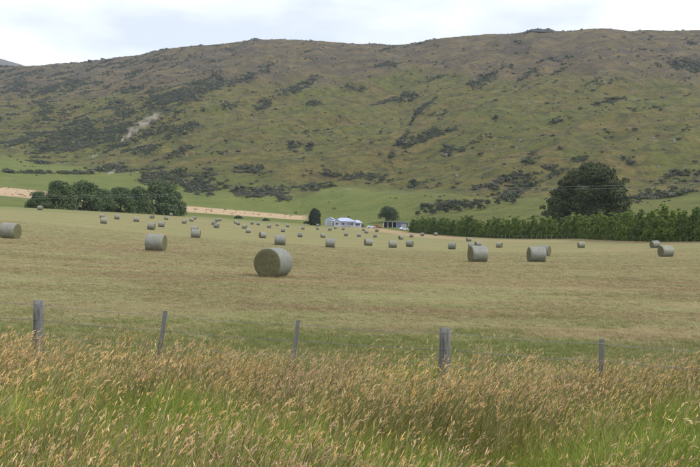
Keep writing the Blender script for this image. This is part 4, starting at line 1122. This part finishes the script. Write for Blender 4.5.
M_TYRE = plain('tyre', (0.03, 0.03, 0.03), .1)
def car(u, y, colr, rz, label, name='parked_car'):
    p = at_depth(u, y); o = empty(name, tuple(p), rz)
    pm = plain(name + '_paint', colr, .04, 1, .3, .5)
    body = [(-2.1, .35), (2.1, .35), (2.15, .75), (1.2, .92), (-1.6, .95), (-2.15, .85)]
    cab = [(1.15, .9), (.45, 1.42), (-1.1, 1.45), (-1.75, .92)]
    mb = MB(); mb.prism(body, -.84, .84); mb.prism([(a * .93 - .02, b + .03 if b > 1 else b) for a, b in cab], -.66, .66); mb.build('body', pm, o)
    mb = MB(); mb.prism([(a * .8 - .05, 1.36 if b > 1 else .97) for a, b in cab], -.685, .685); mb.build('window', M_GLASS, o)
    for x in (-1.3, 1.35):
        for yy in (-.8, .8):
            mb = MB(); mb.tube([(x, yy - .1, .32), (x, yy + .1, .32)], [.32, .32], 12); mb.build('wheel', M_TYRE, o)
    for yy in (-.6, .6):
        mb = MB(); mb.box(2.1, 2.17, yy - .16, yy + .16, .6, .74); mb.build('headlight', M_FRAME, o)
    tag(o, label, 'car')
car(371, 424, (0.55, 0.58, 0.68), rad(12), 'pale silver car parked between the farmhouse and the long shed')
car(377.5, 427, (0.38, 0.05, 0.045), rad(-15), 'red car parked beside the pale silver car')
car(403.5, 400, (0.55, 0.58, 0.72), rad(30), 'light blue car parked before the blue end of the long shed')
car(362, 438, (0.05, 0.055, 0.07), rad(70), 'dark car at the end wall of the farmhouse')

# ------------------------------------------------------------------ fence at the foot of the hedge
hf = empty('hedge_fence', (float(np.interp(sl_[-1] * .5, sl_, hx_)), float(np.interp(sl_[-1] * .5, sl_, hy)), 0))
tag(hf, 'low fence of pale posts along the foot of the hedge', 'fence')
mbp = MB(); mbp.tube([(0, 0, -.3), (0, 0, .6), (0, 0, 1.15)], [.075, .07, .065], 7); pm_ = mbp.mesh('post', plain('pale_post', (0.30, 0.28, 0.24), .2, 2))
s = sl_[-1] * 0.30; wp_ = []
while s < sl_[-1]:
    x = np.interp(s, sl_, hx_) - 0.9; y = np.interp(s, sl_, hy) - 2.3; z = float(field_z(x, y))
    o = link(bpy.data.objects.new('post', pm_), hf); o.location = np.array([x, y, z]) - np.array(hf.location); o.scale = (1, 1, rt.uniform(.85, 1.1))
    wp_.append((x, y, z)); s += 3.0
for dz in (0.45, 0.95):
    mb = MB(); mb.tube([np.array([x, y, z + dz]) - np.array(hf.location) for x, y, z in wp_], [.006] * len(wp_), 4); mb.build('wire', M_WIRE, hf)

# ------------------------------------------------------------------ power line crossing the field
A_ = ray(380, 189.5) * 152; B_ = ray(700, 183.4) * 138
A_[2] += ZC; B_[2] += ZC
dirn = (B_ - A_); P0 = A_ - dirn * 1.75; P1 = B_ + dirn * 0.45
for e_, lab in ((P0, 'timber power pole carrying two cables across the left of the field'), (P1, 'timber power pole carrying two cables beyond the right end of the hedge')):
    g = float(field_z(e_[0], e_[1])); hgt = e_[2] + 0.25 - g
    o = empty('power_pole', (e_[0], e_[1], g))
    mb = MB(); mb.tube([(0, .12, -1), (0, .12, hgt * .5), (0, .12, hgt + .3)], [.16, .14, .11], 10); mb.build('pole', M_TIMBER, o, True)
    mb = MB(); mb.box(-.05, .05, -.02, .02, hgt - .75, hgt - .05); mb.build('bracket', M_DARKWOOD, o)
    for zz in (-.25, -.7):
        mb = MB(); mb.tube([(0, -.02, hgt + zz - .06), (0, -.02, hgt + zz + .06)], [.05, .05], 8); mb.build('insulator', M_WHITE, o)
    tag(o, lab, 'power pole', 'poles of the power line')
for q, dz in enumerate((0.0, -0.45)):
    mb = MB(); ss = np.linspace(0, 1, 60)
    mb.tube([P0 + (P1 - P0) * s_ + np.array([0, -.03, dz - 0.7 * 4 * s_ * (1 - s_) + 0.55]) * np.array([1, 1, 1]) - np.array([0, 0, .55 if s_ in (0, 1) else .55 * (1 - 4 * s_ * (1 - s_))]) for s_ in ss], [.016] * 60, 5, False)
    tag(mb.build('power_cable', M_WIRE), ('upper' if q == 0 else 'lower') + ' of two thin cables strung over the far field', 'cable', 'cables of the power line')

# ------------------------------------------------------------------ air
HAZE = 0.00006
if HAZE > 0:
    mb = MB(); mb.box(-6500, 6500, -60, 5200, -420, 1050)
    vm = bpy.data.materials.new('haze_air'); vm.use_nodes = True; vm.node_tree.nodes.clear()
    vo2 = vm.node_tree.nodes.new('ShaderNodeOutputMaterial'); pv = vm.node_tree.nodes.new('ShaderNodeVolumePrincipled')
    pv.inputs['Color'].default_value = (0.70, 0.82, 1.0, 1); pv.inputs['Density'].default_value = HAZE; pv.inputs['Anisotropy'].default_value = 0.2
    vm.node_tree.links.new(pv.outputs[0], vo2.inputs['Volume'])
    tag(mb.build('haze', vm), 'thin bluish air over the valley', None, None, 'stuff')
